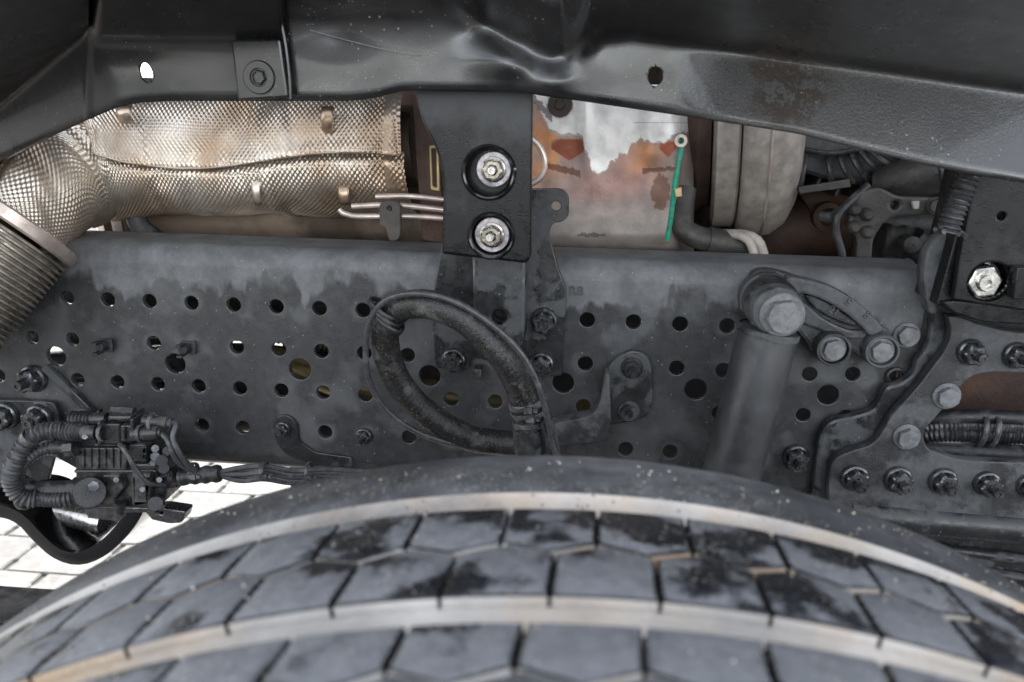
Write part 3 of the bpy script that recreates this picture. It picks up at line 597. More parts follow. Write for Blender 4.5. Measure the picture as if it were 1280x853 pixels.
# ------------------------------------------------------------------ valve block with plugs and hoses
vb = thing('valve_block', 'dusty black air valve block with plugs at the left end of the rail', 'valve block', W(150, 650, -.06))
def pbox(name, x0, y0, x1, y1, Y, T, m=m_valve, bev=.0018, par=vb, r=2): return pplate(name, m, par, fillet([(x0, y0), (x1, y0), (x1, y1), (x0, y1)], r), [], Y, T, bev)
pplate('housing', m_valve, vb, [(94, 552, 3), (96, 545, 3), (120, 545, 2), (121, 556, 2), (158, 556, 2), (160, 580, 2), (195, 580, 3), (197, 600, 3), (210, 604, 3), (206, 628, 4), (190, 636, 4), (100, 634, 4), (94, 600, 4)], [], -.07, .045, bev=.0025)
pbox('front_cover', 98, 560, 158, 588, -.076, .01); pbox('cover_ridge', 92, 588, 196, 592, -.074, .008)
pbox('side_port', 160, 556, 183, 580, -.088, .02, m_valve, .004); pbox('upper_body', 125, 530, 150, 556, -.082, .03)
pbox('upper_body_cap', 134, 520, 164, 528, -.083, .03, bev=.003); pbox('latch_frame', 121, 528, 126, 558, -.088, .03); pbox('connector_bridge', 150, 532, 166, 553, -.086, .025)
pbox('connector_rib', 152, 535, 156, 551, -.09, .01); pbox('latch_frame', 162, 524, 167, 552, -.088, .02)
pplate('ribbed_face', m_valve, vb, [(128, 594, 2), (150, 594, 3), (154, 611, 3), (139, 631, 3), (128, 631, 2)], [], -.082, .02, bev=.002); pbox('lower_body', 163, 592, 188, 633, -.08, .03, bev=.005)
def cyl(name, pts, r, m=m_valve, par=vb, n=20, rf=None, step=.004):
    mb = MB(); mb.tube([W(*p) for p in pts], r, n, step=step, rf=rf); return mb.build(name, m, par, smooth=35)
def rib(per, amp=.12): return lambda l, a: 1+amp*math.sin(l*2*PI/per)
cyl('plug_body', [(167, 543, -.085), (199, 541, -.085)], .0075); cyl('plug_body', [(180, 526, -.075), (210, 529, -.075)], .0068)
cyl('plug_collar', [(197, 541, -.085), (203, 541, -.085)], .006, m_plastic2); cyl('plug_collar', [(208, 529, -.075), (216, 529, -.075)], .0055, m_plastic2)
cyl('plug_body', [(104, 540, -.085), (121, 541, -.085)], .0078); cyl('ribbed_boot', [(78, 539, -.085), (104, 540, -.085)], .0095, m_plastic2, rf=rib(.0042, .13), step=.0007)
cyl('ribbed_boot', [(90, 524, -.072), (114, 524, -.072)], .0085, m_plastic2, rf=rib(.0042, .13), step=.0007); cyl('plug_body', [(112, 524, -.072), (134, 524, -.072)], .0072)
cyl('union_nut', [(84, 560, -.08), (96, 559, -.08)], .0105, m_valve, n=8); cyl('hose_stub', [(66, 559, -.08), (86, 560, -.08)], .0078)
cyl('round_port', [(112, 616, -.05), (112, 616, -.10)], .018, m_valve, n=28, rf=lambda l, a: 1 if l < .045 else .9); cyl('port_nut', [(117, 608, -.1), (117, 608, -.108)], .0058, m_nut, n=6)
cyl('port_collar', [(95, 614, -.07), (122, 615, -.07)], .0165, m_hose, n=24)
for k, (x, y, r) in enumerate(((190, 570, .006), (198, 575, .008), (190, 560, .005), (205, 563, .006), (187, 578, .004), (201, 585, .007))): cyl('terminal', [(x, y, -.06), (x+4, y+1, -.095)], r*.8, m_plastic2 if k % 2 else m_nut, n=10)
cyl('elbow', [(210, 600, -.07), (222, 594, -.075)], .011, m_valve, n=8); cyl('union_nut', [(216, 597, -.073), (222, 596, -.073)], .0125, m_valve, n=6); cyl('union_nut', [(226, 596, -.073), (230, 596, -.073)], .0105, m_valve, n=12)
cyl('side_knob', [(196, 630, -.06), (194, 630, -.10)], .010, m_valve, n=20, rf=lambda l, a: 1 if l < .03 else .75)
for x, y in ((106, 546), (122, 617), (199, 600), (145, 600), (178, 612)): cyl('cover_screw', [(x, y, -.07), (x, y, -.094)], .0032, m_nut, n=6)
pplate('lower_bracket', m_nut, vb, [(104, 633), (205, 636), (232, 640, 3), (228, 654, 5), (212, 655, 4), (190, 650), (182, 641), (150, 642), (146, 652), (110, 648)], [(201, 641, 3)], -.05, .02, bev=.001)
pplate('mounting_tab', m_iron, vb, [(88, 520, 3), (98, 511, 6), (108, 513, 5), (114, 520), (124, 512, 2), (126, 534), (90, 534)], [], -.04, .008)
pplate('support_plate', m_iron, vb, [(28, 545, 4), (70, 548), (98, 575), (96, 586), (66, 570, 8), (30, 575, 8), (10, 605, 8), (4, 600)], [], -.03, .008)
for k in range(6): pbox('cooling_rib', 102+k*9, 562, 105+k*9, 586, -.0785, .004, m_valve, .0006, r=1)
for k in range(3): pbox('port_rib', 161, 559+k*8, 183, 561+k*8, -.0895, .003, m_plastic2, .0005, r=1)
for x, y, x2, y2 in ((128, 541, 134, 541), (176, 542, 182, 542), (190, 527, 196, 528), (68, 540, 74, 540)): clampring(x, y, -.085, x2, y2, .0088, .004, 'retaining_ring', m_tie, vb, False)
cyl('vent_tube', [(150, 556, -.09), (158, 566, -.1), (172, 590, -.1), (186, 604, -.095), (206, 606, -.08)], .003, m_cable)
cyl('small_connector', [(140, 514, -.07), (168, 516, -.07)], .006, m_valve, n=6); cyl('drain_stub', [(150, 628, -.08), (150, 645, -.08)], .006, m_valve, n=12)
# hoses of the valve block, each its own thing
hs = []
def hose(name, label, pts, r, m, per=None, amp=.12, grp='corrugated hoses at the valve block'):
    t = thing(name, label, 'hose', W(*pts[0]), grp); mb = MB(); mb.tube([W(*p) for p in pts], r, 18, step=.0008 if per else .005, rf=rib(per, amp) if per else None); mb.build('sleeve', m, t, smooth=50); return t
h1 = hose('corrugated_hose', 'longest corrugated hose curling round the left end of the valve block', [(80, 538, -.085), (52, 540, -.09), (34, 552, -.095), (20, 575, -.1), (14, 598, -.1), (20, 615, -.098), (32, 623, -.095), (45, 624, -.09)], .0092, m_cable, .0046)
for x, y, x2, y2 in ((37, 548, 30, 556), (17, 582, 15, 592)): clampring(x, y, -.096, x2, y2, .0095, .007, 'cable_tie', m_tie, h1, False)
hose('corrugated_hose', 'short ribbed hose curving into the union nut of the valve block', [(68, 559, -.08), (52, 563, -.085), (36, 572, -.09), (26, 585, -.09), (20, 600, -.09)], .0068, m_cable, .0044)
hose('corrugated_hose', 'straight ribbed hose under the smooth pipe below the valve block', [(30, 622, -.085), (50, 624, -.088), (75, 625, -.088), (97, 621, -.08)], .0078, m_cable, .0042)
hose('smooth_hose', 'smooth black pipe entering the round port below the valve block', [(20, 600, -.07), (40, 611, -.075), (60, 612, -.078), (98, 612, -.075)], .0098, m_plastic2)
clampring(33, 618, -.085, 45, 620, .016, .008, 'cable_tie', m_tie, h1, False)
hn = thing('cable_harness', 'bundle of thin black cables leaving the valve block along the rail bottom', 'cables', W(300, 590, -.05))
cyl('harness_collar', [(228, 596, -.073), (275, 592, -.07)], .0095, m_plastic2, hn, rf=rib(.012, .08), step=.002)
for k in range(5):
    yy = 584+k*4; cyl('cable', [(268, 592, -.07), (300, yy+1, -.068+.004*(k % 2)), (330, yy-1, -.066), (365, yy+4+2*(k % 2), -.06), (410, yy+3, -.055), (470, yy+6, -.05)], .0030, m_cable, hn, n=10)
cyl('cable', [(200, 541, -.085), (208, 548, -.09), (214, 562, -.092), (222, 577, -.09), (238, 588, -.08)], .0032, m_cable, hn); cyl('cable', [(214, 529, -.075), (221, 530, -.082), (216, 546, -.09), (222, 562, -.092), (232, 578, -.088), (244, 588, -.078)], .0032, m_cable, hn)
for x in (242, 330): clampring(x, 590, -.07, x+10, 590.5, .0098, .005, 'cable_tie', m_tie, hn)
clampring(386, 590, -.058, 400, 591, .0105, .003, 'cable_tie', m_tie, hn)

# ------------------------------------------------------------------ curved black member under the rail, stacked black strips in the corner
um = thing('curved_black_crossmember', 'glossy black pressed steel member dipping in a U below the valve block', 'crossmember', W(110, 690, .02))
def sweep(name, ctr, prof, m, par):      # prof: (dy, dz) section moved along a path in the XZ plane
    P = spline([W(*c) for c in ctr], .008); G = []
    for i, p in enumerate(P):
        t_ = (P[min(i+1, len(P)-1)]-P[max(0, i-1)]).normalized(); n_ = Vector((-t_.z, 0, t_.x)).normalized()
        G.append([p+Vector((0, dy, 0))+n_*dz for dy, dz in prof])
    mb = MB(); mb.grid(G); return mb.build(name, m, par, smooth=45)
ctr = [(-80, 628, -.02), (0, 632, -.02), (32, 642, -.02), (55, 665, -.02), (78, 685, -.02), (104, 692, -.02), (130, 683, -.02), (152, 665, -.02), (172, 640, -.02), (185, 610, -.02)]
pf = [(-.014, .009), (-.014, -.006), (-.012, -.009), (.10, -.009), (.10, -.004), (-.008, -.004), (-.008, .009), (-.014, .009)]
sweep('channel', ctr, pf, m_gloss, um)
mb = MB(); mb.tube([W(-60, 620, .03), W(20, 632, .03), W(80, 642, .03), W(130, 652, .03)], .016, 20); mb.build('return_rod', m_zinc, um)
mb = MB(); p_ = W(150, 430, .26); mb.box(W(190, 425, .27), (.23, .04, .075)); mb.box(W(120, 470, .24), (.30, .03, .05)); inner = thing('inner_crossmember', 'dark crossmember seen through the leftmost rail holes', 'crossmember', p_); mb.build('beam', m_engine, inner, bevel=.004)
sp_ = thing('black_strip_stack', 'stack of black strips in the corner between pavement and tyre', 'leaf spring', W(0, 790, 0))
for k in range(3):
    mb = MB(); z0 = W(0, 759, 0).z-.014*k
    G = [[Vector((-.5+.1*i, y, z0-.004*math.cos(i*.3)-dz)) for y, dz in ((-.03, .0), (.05, 0), (.05, .011), (-.03, .011), (-.03, 0))] for i in range(14)]
    mb.grid(G); mb.build('black_strip', m_dark, sp_, bevel=.001)

# ------------------------------------------------------------------ exhaust: embossed shield, flex pipe
def tubegrid(path, rad, A0, A1, nu, disp, name, par, step=.0012, heat=None, m=m_foil):
    P = spline(path, step); n = len(P); Pn = np.array([tuple(p) for p in P]); T = np.gradient(Pn, axis=0); T /= np.linalg.norm(T, axis=1)[:, None]
    F_ = np.array([0, -1, 0])-T*(T @ np.array([0, -1, 0]))[:, None]; F_ /= np.linalg.norm(F_, axis=1)[:, None]; B_ = np.cross(F_, T); B_[:] = np.where((B_[:, 2:3] < 0) & (np.abs(B_[:, 2:3]) > .0), -B_, B_)
    L = np.concatenate([[0], np.cumsum(np.linalg.norm(np.diff(Pn, axis=0), axis=1))])
    s_ = np.linspace(0, 1, nu)[None, :]; a0 = np.array([A0(l/L[-1]) for l in L])[:, None]; a1 = np.array([A1(l/L[-1]) for l in L])[:, None]
    A = a0+(a1-a0)*s_; R_ = np.array([rad(l/L[-1]) for l in L])[:, None]+disp(L[:, None]+0*A, A)
    V = Pn[:, None, :]+R_[..., None]*(np.cos(A)[..., None]*F_[:, None, :]+np.sin(A)[..., None]*B_[:, None, :])
    V = V.reshape(-1, 3)-np.array(tuple(ORG[par])); me = bpy.data.meshes.new(name)
    i = np.arange(n-1)[:, None]*nu+np.arange(nu-1)[None, :]; F4 = np.stack([i, i+1, i+nu+1, i+nu], -1).reshape(-1, 4)
    me.vertices.add(len(V)); me.vertices.foreach_set('co', V.ravel()); me.loops.add(F4.size); me.loops.foreach_set('vertex_index', F4.ravel())
    me.polygons.add(len(F4)); me.polygons.foreach_set('loop_start', np.arange(0, F4.size, 4)); me.update(calc_edges=True)
    if heat is not None:
        at = me.attributes.new('heat', 'FLOAT', 'POINT'); at.data.foreach_set('value', np.clip(heat(L[:, None]/L[-1]+0*A, A), 0, 1).ravel().astype(np.float32))
    me.materials.append(m); me.shade_smooth(); o = bpy.data.objects.new(name, me); C.objects.link(o); o.parent = par; ORG[o] = ORG[par]; return o
ex = thing('shielded_exhaust_pipe', 'exhaust pipe wrapped in embossed silver heat shield above the rail', 'exhaust pipe', W(280, 190, .14))
path = [W(*p) for p in [(522, 187, .15), (500, 188, .15), (400, 188, .15), (300, 188, .15), (220, 186, .145), (150, 188, .13), (98, 198, .105), (60, 220, .06), (28, 248, .015), (-10, 290, -.025)]]
wr = [(rs.uniform(0, 1), rs.uniform(-1.3, 1.6), rs.uniform(.005, .012), rs.uniform(.1, .5), rs.uniform(-1, 1)) for _ in range(44)]
def emb(L, A):
    pitch = .0044; r = .082; u = L*2*PI/pitch/1.35; v = A*r*2*PI/pitch/1.35
    cr = .35+.65*np.clip(.6+.5*np.sin(L*31+A*2.1)*np.sin(L*13-A*3.3+1)+.3*np.sin(L*77+A*7), 0, 1)
    d = (.00058*np.sin(u+v*.8)+.00058*np.sin(u-v*.8))*cr
    Lm = L.max()
    for c, a, w1, w2, sl_ in wr:
        c_ = c*Lm; q = (L-c_)-sl_*.02*(A-a); d = d+(-.0022)*np.exp(-(q/w1)**2)*np.exp(-((A-a)/w2)**2)+.0012*np.exp(-((q-w1*1.6)/w1)**2)*np.exp(-((A-a)/w2)**2)
    d = d+.0028*np.sin(L*19+A*1.5)*np.sin(A*2+1)+.0015*np.sin(L*47+A*3)
    for c in (.3, .80): d = d+.0035*np.exp(-(((L/Lm-c)/.012))**4)*(1-np.exp(-((A-0)/.25)**2))
    return d
seam = lambda s: -.08+.11*math.sin(s*9+.6)
seamv = lambda s: -.08+.11*np.sin(s*9+.6)
rad = lambda s: .083-.018*max(0, s-.72)/.28
heat = lambda s, A: 1.0*np.clip(1-s/.05, 0, 1)+1.0*np.clip((s-.66)/.12, 0, 1)*(.6+.4*np.sin(s*60+A*5))+.22*np.exp(-((A-.02)/.18)**2)*(s < .6)
tubegrid(path, lambda s: rad(s)+.0022, lambda s: seam(s), lambda s: 2.0+1.0*max(0, (s-.6)/.4), 200, lambda L, A: emb(L, A)+.0045*np.exp(-((A-seamv(L/L.max()))/.13)**2), 'upper_shell', ex, heat=heat, step=.0010)
tubegrid(path, lambda s: rad(s)-.001, lambda s: seam(s)+.03, lambda s: -2.0-1.0*max(0, (s-.6)/.4), 190, lambda L, A: emb(L+.013, A)-.007*np.exp(-((A-seamv(L/L.max()))/.10)**2)+.003*np.exp(-((A-seamv(L/L.max())+.5)/.3)**2), 'lower_shell', ex, heat=heat, step=.0010)
mb = MB(); P_ = spline(path, .004); pts = []
nP = len(P_)
for i in range(2, nP-6, 2):
    s_ = i/nP; t_ = (P_[i+1]-P_[i-1]).normalized(); f_ = (Vector((0, -1, 0))-t_*t_.dot(Vector((0, -1, 0)))).normalized(); b2 = f_.cross(t_); b2 = b2 if b2.z > 0 else -b2
    a = seam(s_)-.005; pts.append(P_[i]+(f_*math.cos(a)+b2*math.sin(a))*(rad(s_)+.0062+.0005*math.sin(i*.7)))
mb.tube(pts, .0013, 8, step=.006); mb.build('seam_lip', m_foil, ex)
for px, py, w_, h_, Y in ((152, 143, 17, 22, .045), (407, 150, 15, 32, .058), (318, 240, 11, 34, .066), (428, 244, 14, 26, .068)):
    mb = MB(); s_ = sc(px, py, Y); c0 = W(px, py, Y)
    G = [[c0+Vector(((k/6-.5)*w_*s_*(1+.1*math.sin(j)), .004-.0025*math.sin(PI*k/6)+.006*(j/5-.5)**2*4, (.5-j/5)*h_*s_)) for k in range(7)] for j in range(6)]
    mb.grid(G); o = mb.build('shield_clip', m_foil, ex); q = o.modifiers.new('s', 'SOLIDIFY'); q.thickness = .0012
mb = MB(); mb.tube(path, .045, 20, step=.01); mb.build('inner_pipe', m_rustd, ex)
if False: mb.lathe([(-.004, .09), (-.004, .097), (.004, .097), (.004, .05)], W(530, 190, .15), ax=(1, 0, 0), n=40); 

fx = thing('flexible_exhaust_pipe', 'ribbed flexible steel exhaust joint with pale collar at the left edge', 'exhaust pipe', W(20, 330, -.09))
c0 = W(8, 268, -.03); vr = (c0-CAM).normalized(); fdir = W(-72, 363, -.03)-c0; fdir = (fdir-vr*(fdir.dot(vr)+.06*fdir.length)).normalized(); R0 = 86*sc(18, 296, -.03)
mb = MB(); mb.lathe([(-.004, R0*.6), (-.003, R0*1.0), (-.001, R0*1.03), (.010, R0*1.03), (.012, R0*1.0), (.012, R0*.9)], c0, ax=fdir, n=90); mb.build('collar', m_collar, fx, smooth=30)
prof = []; 
for k in range(24):
    h0 = .016+k*.0062; prof += [(h0, R0*.925), (h0+.0012, R0*.985), (h0+.0034, R0*.99), (h0+.0046, R0*.925)]
mb = MB(); mb.lathe(prof, c0, ax=fdir, n=110, rf=lambda t, h: 1+.004*math.sin(7*t+h*300)); mb.build('bellows', m_flex, fx, smooth=60)

# ------------------------------------------------------------------ silencer below the shield, small lines and bracket
m_drum = mat('heat_browned_drum_steel', (.07, .048, .035), .5, metal=.5, second=(.2, .15, .11), dsc=8, bump=.3)
si = thing('silencer_drum', 'brown heat-stained silencer drum glimpsed between shield and rail', 'silencer', W(350, 290, .28))
a_ = W(196, 262, .30); b2 = W(640, 250, .30); axx = (b2-a_).normalized(); Ld = (b2-a_).length
mb = MB(); mb.lathe([(0, .002), (0, .08), (.004, .125), (.012, .135), (.016, .139), (.03, .139), (.034, .135), (Ld*.4, .135), (Ld, .135), (Ld, .002)], a_, ax=axx, n=60); mb.build('drum', m_drum, si)
mb = MB(); mb.lathe([(.0, .141), (.008, .142), (.014, .141)], a_+axx*.012, ax=axx, n=60); mb.build('end_band', m_collar, si)
mb = MB(); mb.lathe([(-.03, .03), (-.028, .1), (-.016, .128), (-.002, .137)], a_, ax=axx, n=60); mb.build('end_cap', m_collar, si)
bh = thing('black_bent_hose', 'black hose bending down left of the silencer drum', 'hose', W(180, 290, .1))
mb = MB(); mb.tube([W(150, 235, .12), W(166, 262, .12), W(176, 284, .12), W(196, 300, .12), W(230, 330, .12)], .0125, 18); mb.build('sleeve', m_plastic2, bh)
fl = thing('thin_metal_lines', 'thin pale metal lines held by a small bracket right of the heat shield', 'pipes', W(490, 280, .06))
for p in ([(424, 262, .06), (440, 270, .06), (520, 271, .06), (600, 277, .06)], [(440, 258, .062), (500, 257, .062), (600, 268, .062)], [(470, 246, .07), (520, 246, .07), (600, 256, .07)]):
    mb = MB(); mb.tube([W(*q) for q in p], .0033, 12); mb.build('metal_line', m_collar, fl)
pplate('line_bracket', m_alu, fl, [(474, 254, 5), (488, 250, 6), (500, 254, 5), (501, 285, 5), (500, 300, 8), (486, 303, 8), (482, 285, 4), (474, 282, 3)], [(487, 261, 3)], .05, .006, bev=.0015)
pp_ = thing('rusty_stay_plate', 'tall rust-brown stay plate between heat shield and black hanger', 'bracket', W(530, 250, .11))
pplate('stay', m_rust, pp_, [(512, 60), (540, 60), (552, 250), (555, 305), (528, 300), (520, 200)], [], .10, .006); pplate('wire_frame', m_brass, pp_, [(536, 182, 3), (548, 182, 3), (550, 240, 3), (538, 238, 3)], [fillet([(539, 186), (545, 186), (546, 235), (541, 233)], 2)], .09, .003, bev=.001)

# ------------------------------------------------------------------ stained heat shield box
hx = thing('heat_stained_shield_box', 'steel heat shield box with painted sunlit patch above rainbow heat stains', 'heat shield', W(750, 300, .11))
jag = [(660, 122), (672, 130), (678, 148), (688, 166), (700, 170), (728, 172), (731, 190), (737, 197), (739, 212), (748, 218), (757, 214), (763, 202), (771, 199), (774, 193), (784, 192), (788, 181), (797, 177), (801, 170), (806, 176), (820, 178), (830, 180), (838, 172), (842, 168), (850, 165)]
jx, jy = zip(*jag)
def lerp(a, b, t): return tuple(x*(1-t)+y*t for x, y in zip(a, b))
def sst(a, b, x): t = min(1, max(0, (x-a)/(b-a))); return t*t*(3-2*t)
xs = np.arange(636, 868, 1.25); ys = np.arange(106, 330, 1.25)
V = []; COL = []
for y in ys:
    for x in xs:
        Y = .105
        xr = x-(850-(y-120)*.0)
        Y += .012*sst(690, 640, x)
        e = max(0, x-828)/24; Y += .03*(1-math.sqrt(max(0, 1-min(1, e)**2))) + (.002*(x-852) if x > 852 else 0)
        e = max(0, y-292)/24; Y += .03*(1-math.sqrt(max(0, 1-min(1, e)**2))) + (.003*(y-316) if y > 316 else 0)
        Y += -.006*math.exp(-((x-732)/7)**2)*sst(230, 150, y)-.005*math.exp(-((x-815)/14)**2)*sst(215, 190, y)
        
        Y += .0012*noise.noise(Vector((x*.03, y*.03, 1)))
        V.append(W(x, y, Y))
        # colour: jagged sunlit patch painted pale over heat-stained steel
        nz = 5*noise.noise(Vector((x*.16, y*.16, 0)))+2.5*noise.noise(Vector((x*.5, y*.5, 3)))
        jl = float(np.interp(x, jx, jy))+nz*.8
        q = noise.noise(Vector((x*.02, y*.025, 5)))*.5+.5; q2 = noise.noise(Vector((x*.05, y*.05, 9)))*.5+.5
        base = lerp((.24, .195, .175), (.31, .265, .24), q2)
        pk = math.exp(-((x-765)/55)**2-((y-225)/35)**2); base = lerp(base, (.38, .19, .16), min(.9, pk*1.0)*q*1.4 if pk*q*1.4 < .9 else .9)
        og = math.exp(-((x-680)/20)**2-((y-190)/50)**2)+.8*math.exp(-((x-805)/22)**2-((y-195)/22)**2); base = lerp(base, (.62, .26, .1), min(.85, og*1.1*q2*1.6 if og*q2 < .5 else .85))
        base = lerp(base, (.27, .235, .21), sst(250, 285, y))
        for (cx, cy, wx, wy) in ((712, 186, 20, 12), (835, 186, 9, 9)):
            d = ((x-cx)/wx)**2+((y-cy)/wy)**2
            if abs(x-cx) < wx*(1.15-max(0, y-cy)/wy*.9) and cy-wy < y < cy+wy*1.2: base = lerp(base, lerp((.33, .07, .02), (.14, .035, .015), q), min(1, max(0, 1.9-d*.8))*(.95 if nz < 3 else .7))
        for (x0, y0, x1, y1, h_) in ((683, 207, 725, 217, 4), (803, 214, 850, 210, 3)):
            if x0 < x < x1 and abs(y-(y0+(y1-y0)*(x-x0)/(x1-x0))-nz*.5) < h_: base = lerp(base, (.12, .04, .02), .8)
        if 722 < x < 757 and abs(y-294+(x-740)*.0+nz*.4) < 3.2-abs(x-740)*.09: base = (.12, .1, .08)
        if ((x-826)/12)**2+((y-240)/22)**2 < 1+nz*.1 and x > 812: base = lerp(base, (.13, .05, .02), .75)
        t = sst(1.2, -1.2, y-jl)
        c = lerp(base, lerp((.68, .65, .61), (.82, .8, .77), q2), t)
        if 0 < jl-y < 4 and 675 < x < 735: c = lerp(c, (.2, .1, .06), .6)
        d = math.hypot(x-700, (y-131)*1.15)
        if d < 17+nz*.4: c = lerp(c, (.2, .14, .13), .8 if d > 8 else .55)
        if abs(y-(120+(x-665)*1.15)-nz) < 4+3*q2 and x < 690: c = lerp(c, (.13, .1, .09), .8)
        if abs(y-153.5) < .9 and x > 792: c = tuple(k*.6 for k in c)
        COL.append(c)
nx = len(xs); me = bpy.data.meshes.new('shield_panel'); o0 = ORG[hx]
me.from_pydata([tuple(v-o0) for v in V], [], [(j*nx+i, (j+1)*nx+i, (j+1)*nx+i+1, j*nx+i+1) for j in range(len(ys)-1) for i in range(nx-1)])
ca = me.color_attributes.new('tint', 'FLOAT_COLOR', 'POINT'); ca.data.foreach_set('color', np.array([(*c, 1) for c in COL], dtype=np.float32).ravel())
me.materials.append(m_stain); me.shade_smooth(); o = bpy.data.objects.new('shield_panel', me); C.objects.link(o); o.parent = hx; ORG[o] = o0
q = o.modifiers.new('s', 'SOLIDIFY'); q.thickness = .0015; q.offset = -1
mb = MB(); mb.lathe([(0, .014), (.003, .0135), (.0035, .006), (.006, .005), (.006, .0001)], W(700, 131, .104), n=24); mb.build('spot_rivet', m_rustd, hx)
mb = MB(); mb.tube([W(*p) for p in [(655, 168, .03), (672, 180, .03), (681, 200, .03), (678, 220, .03), (660, 232, .03), (650, 232, .03)]], .0034, 12); wo = thing('wire_hoop', 'pale bent wire hoop peeking out beside the black hanger', 'wire', W(670, 200, .03)); mb.build('hoop', m_collar, wo)

gc = thing('green_cable', 'green cable hanging down beside the stained heat shield box', 'cable', W(845, 230, .06))
mb = MB(); mb.tube([W(*p) for p in [(853, 171, .06), (852, 182, .055), (848, 205, .053), (843, 235, .055), (839, 270, .062), (834, 300, .07)]], .0028, 14); mb.build('sheath', m_green, gc)
mb = MB(); mb.lathe([(-.002, .0035), (-.002, .0068), (.003, .0068), (.003, .0035)], W(851, 176, .052), n=20); mb.build('eyelet', m_collar, gc, smooth=30)
pplate('cable_clip', m_brass, gc, [(843, 236, 1), (852, 234, 1), (853, 246, 1), (844, 247, 1)], [], .05, .008, bev=.0008)

# ------------------------------------------------------------------ turbo housing rings, bent pipe, exhaust manifold
tu = thing('turbo_housing', 'pale round turbo housing with two broad rings under the arch', 'turbocharger', W(930, 240, .2))
tc = W(920, 132, .27); tx = Vector((1, -.10, .06)).normalized(); s_ = sc(900, 200, .12)
mb = MB(); mb.lathe([(-.033, .07), (-.031, .150), (-.028, .157), (-.004, .157), (-.001, .153), (-.001, .1)], tc, ax=tx, n=80); mb.build('clamp_ring', m_turbo, tu, smooth=35)
mb = MB(); mb.lathe([(.001, .1), (.001, .158), (.006, .168), (.025, .171), (.045, .168), (.062, .155), (.072, .135), (.076, .1), (.078, .05)], tc, ax=tx, n=80); mb.build('volute', m_turbo, tu, smooth=60)
mb = MB(); mb.lathe([(.03, .1715), (.0315, .1722), (.033, .1715)], tc, ax=tx, n=80); mb.build('casting_seam', m_collar, tu)
mb = MB(); mb.lathe([(-.10, .04), (-.09, .11), (-.05, .135), (-.034, .13)], tc, ax=tx, n=60); mb.build('hot_side', m_rust, tu)
bp_ = thing('bent_coolant_pipe', 'grey bent pipe with sleeve joint beneath the turbo housing', 'pipe', W(880, 300, .1))
mb = MB(); mb.tube([W(*p) for p in [(856, 236, .13), (853, 262, .12), (854, 285, .11), (872, 297, .105), (892, 301, .105)]], .0135, 20); mb.build('elbow', m_alu, bp_)
mb = MB(); mb.tube([W(*p) for p in [(884, 300, .105), (915, 306, .11), (945, 312, .12)]], .0155, 20); mb.build('sleeve', m_alu, bp_)
ph = thing('pale_hose_pair', 'two pale curved hoses between turbo housing and rail', 'hose', W(935, 305, .1))
for d_ in (0, 12):
    mb = MB(); mb.tube([W(*p) for p in [(890+d_, 292, .13), (918+d_, 293, .1), (935+d_, 300, .09), (943+d_, 318, .09), (944+d_, 335, .09)]], .0052, 12); mb.build('sleeve', m_turbo, ph)

en = thing('engine_block', 'dark rust-brown engine block deep behind the frame rail', 'engine', W(900, 400, .5))
mb = MB(); a_ = W(610, 330, .45)
mb.box((.55, .78, .09), (1.35, .6, .56)); 
for k in range(9): mb.box((.0+k*.15, .475, .03), (.03, .03, .3))
mb.build('block', m_rust, en, bevel=.008)
mb = MB(); mb.box((.74, .5, -.21), (1.16, .56, .44)); mb.box((1.75, .45, .06), (1.0, .5, .9)); mb.build('sump', m_engine, en, bevel=.02)
mb = MB()
for k in range(6): mb.lathe([(0, .03), (.02, .03), (.022, .018), (.04, .018), (.04, .001)], (.15+.17*k, .46, .12), n=18)
mb.build('core_plugs', m_rustd, en)
mb = MB(); mb.tube([W(940, 300, .33), W(1000, 285, .32), W(1060, 290, .32), W(1120, 300, .34)], .045, 24, rf=lambda l, a: 1+.06*math.sin(l*40)); mb.build('manifold', m_rust, en)
mb = MB(); mb.lathe([(0, .02), (.03, .019), (.032, .012), (.005, .011), (.005, .001)], W(1028, 268, .29), n=24); mb.build('threaded_boss', m_rust, en)
mb = MB(); mb.tube([W(1000, 250, .3), W(1030, 232, .3), W(1070, 240, .3)], .03, 20); mb.build('manifold_port', m_rust, en)

fs = thing('ribbed_black_cover', 'black ribbed plastic cover curving above the dark engine parts', 'cover', W(1070, 200, .2))
cc = W(1075, 60, .30)
mb = MB(); mb.lathe([(-.12, .10), (-.10, .155), (-.05, .165), (-.03, .12)], cc, ax=(.15, -1, -.25), n=60); mb.build('dome', m_plastic2, fs)
for k in range(16):
    a = -PI/2+(-1.1+2.2*k/15); mb = MB(); rr = Vector((math.cos(a), 0, math.sin(a)))
    mb.box(cc+rr*.135+Vector((0, -.085, 0)), (.004, .07, .10), Matrix.Rotation(-(a-PI/2), 3, 'Y')); mb.build('rib', m_plastic2, fs, bevel=.001)
for (x0, y0, x1, y1, x2, y2) in ((1008, 192, 1004, 215, 1000, 238), (1034, 196, 1037, 215, 1041, 236), (1048, 194, 1056, 214, 1066, 228), (1062, 192, 1072, 210, 1086, 226), (1075, 190, 1088, 205, 1104, 220), (1086, 186, 1102, 200, 1122, 212), (1096, 182, 1114, 193, 1140, 204), (1000, 186, 1040, 192, 1082, 184)):
    mb = MB(); mb.tube([W(x0, y0, .165), W(x1, y1, .155), W(x2, y2, .165)], .0032, 8); mb.build('cover_rib', m_valve, fs)
pplate('grey_strip', m_alu, fs, [(998, 234), (1062, 224), (1064, 234), (1000, 243)], [], .14, .004); pplate('cover_skirt', m_plastic2, fs, [(985, 150), (1200, 150), (1200, 195), (1120, 225), (1070, 232), (1030, 224), (1000, 215), (985, 245, 8), (975, 240, 8)], [], .17, .03, bev=.005)
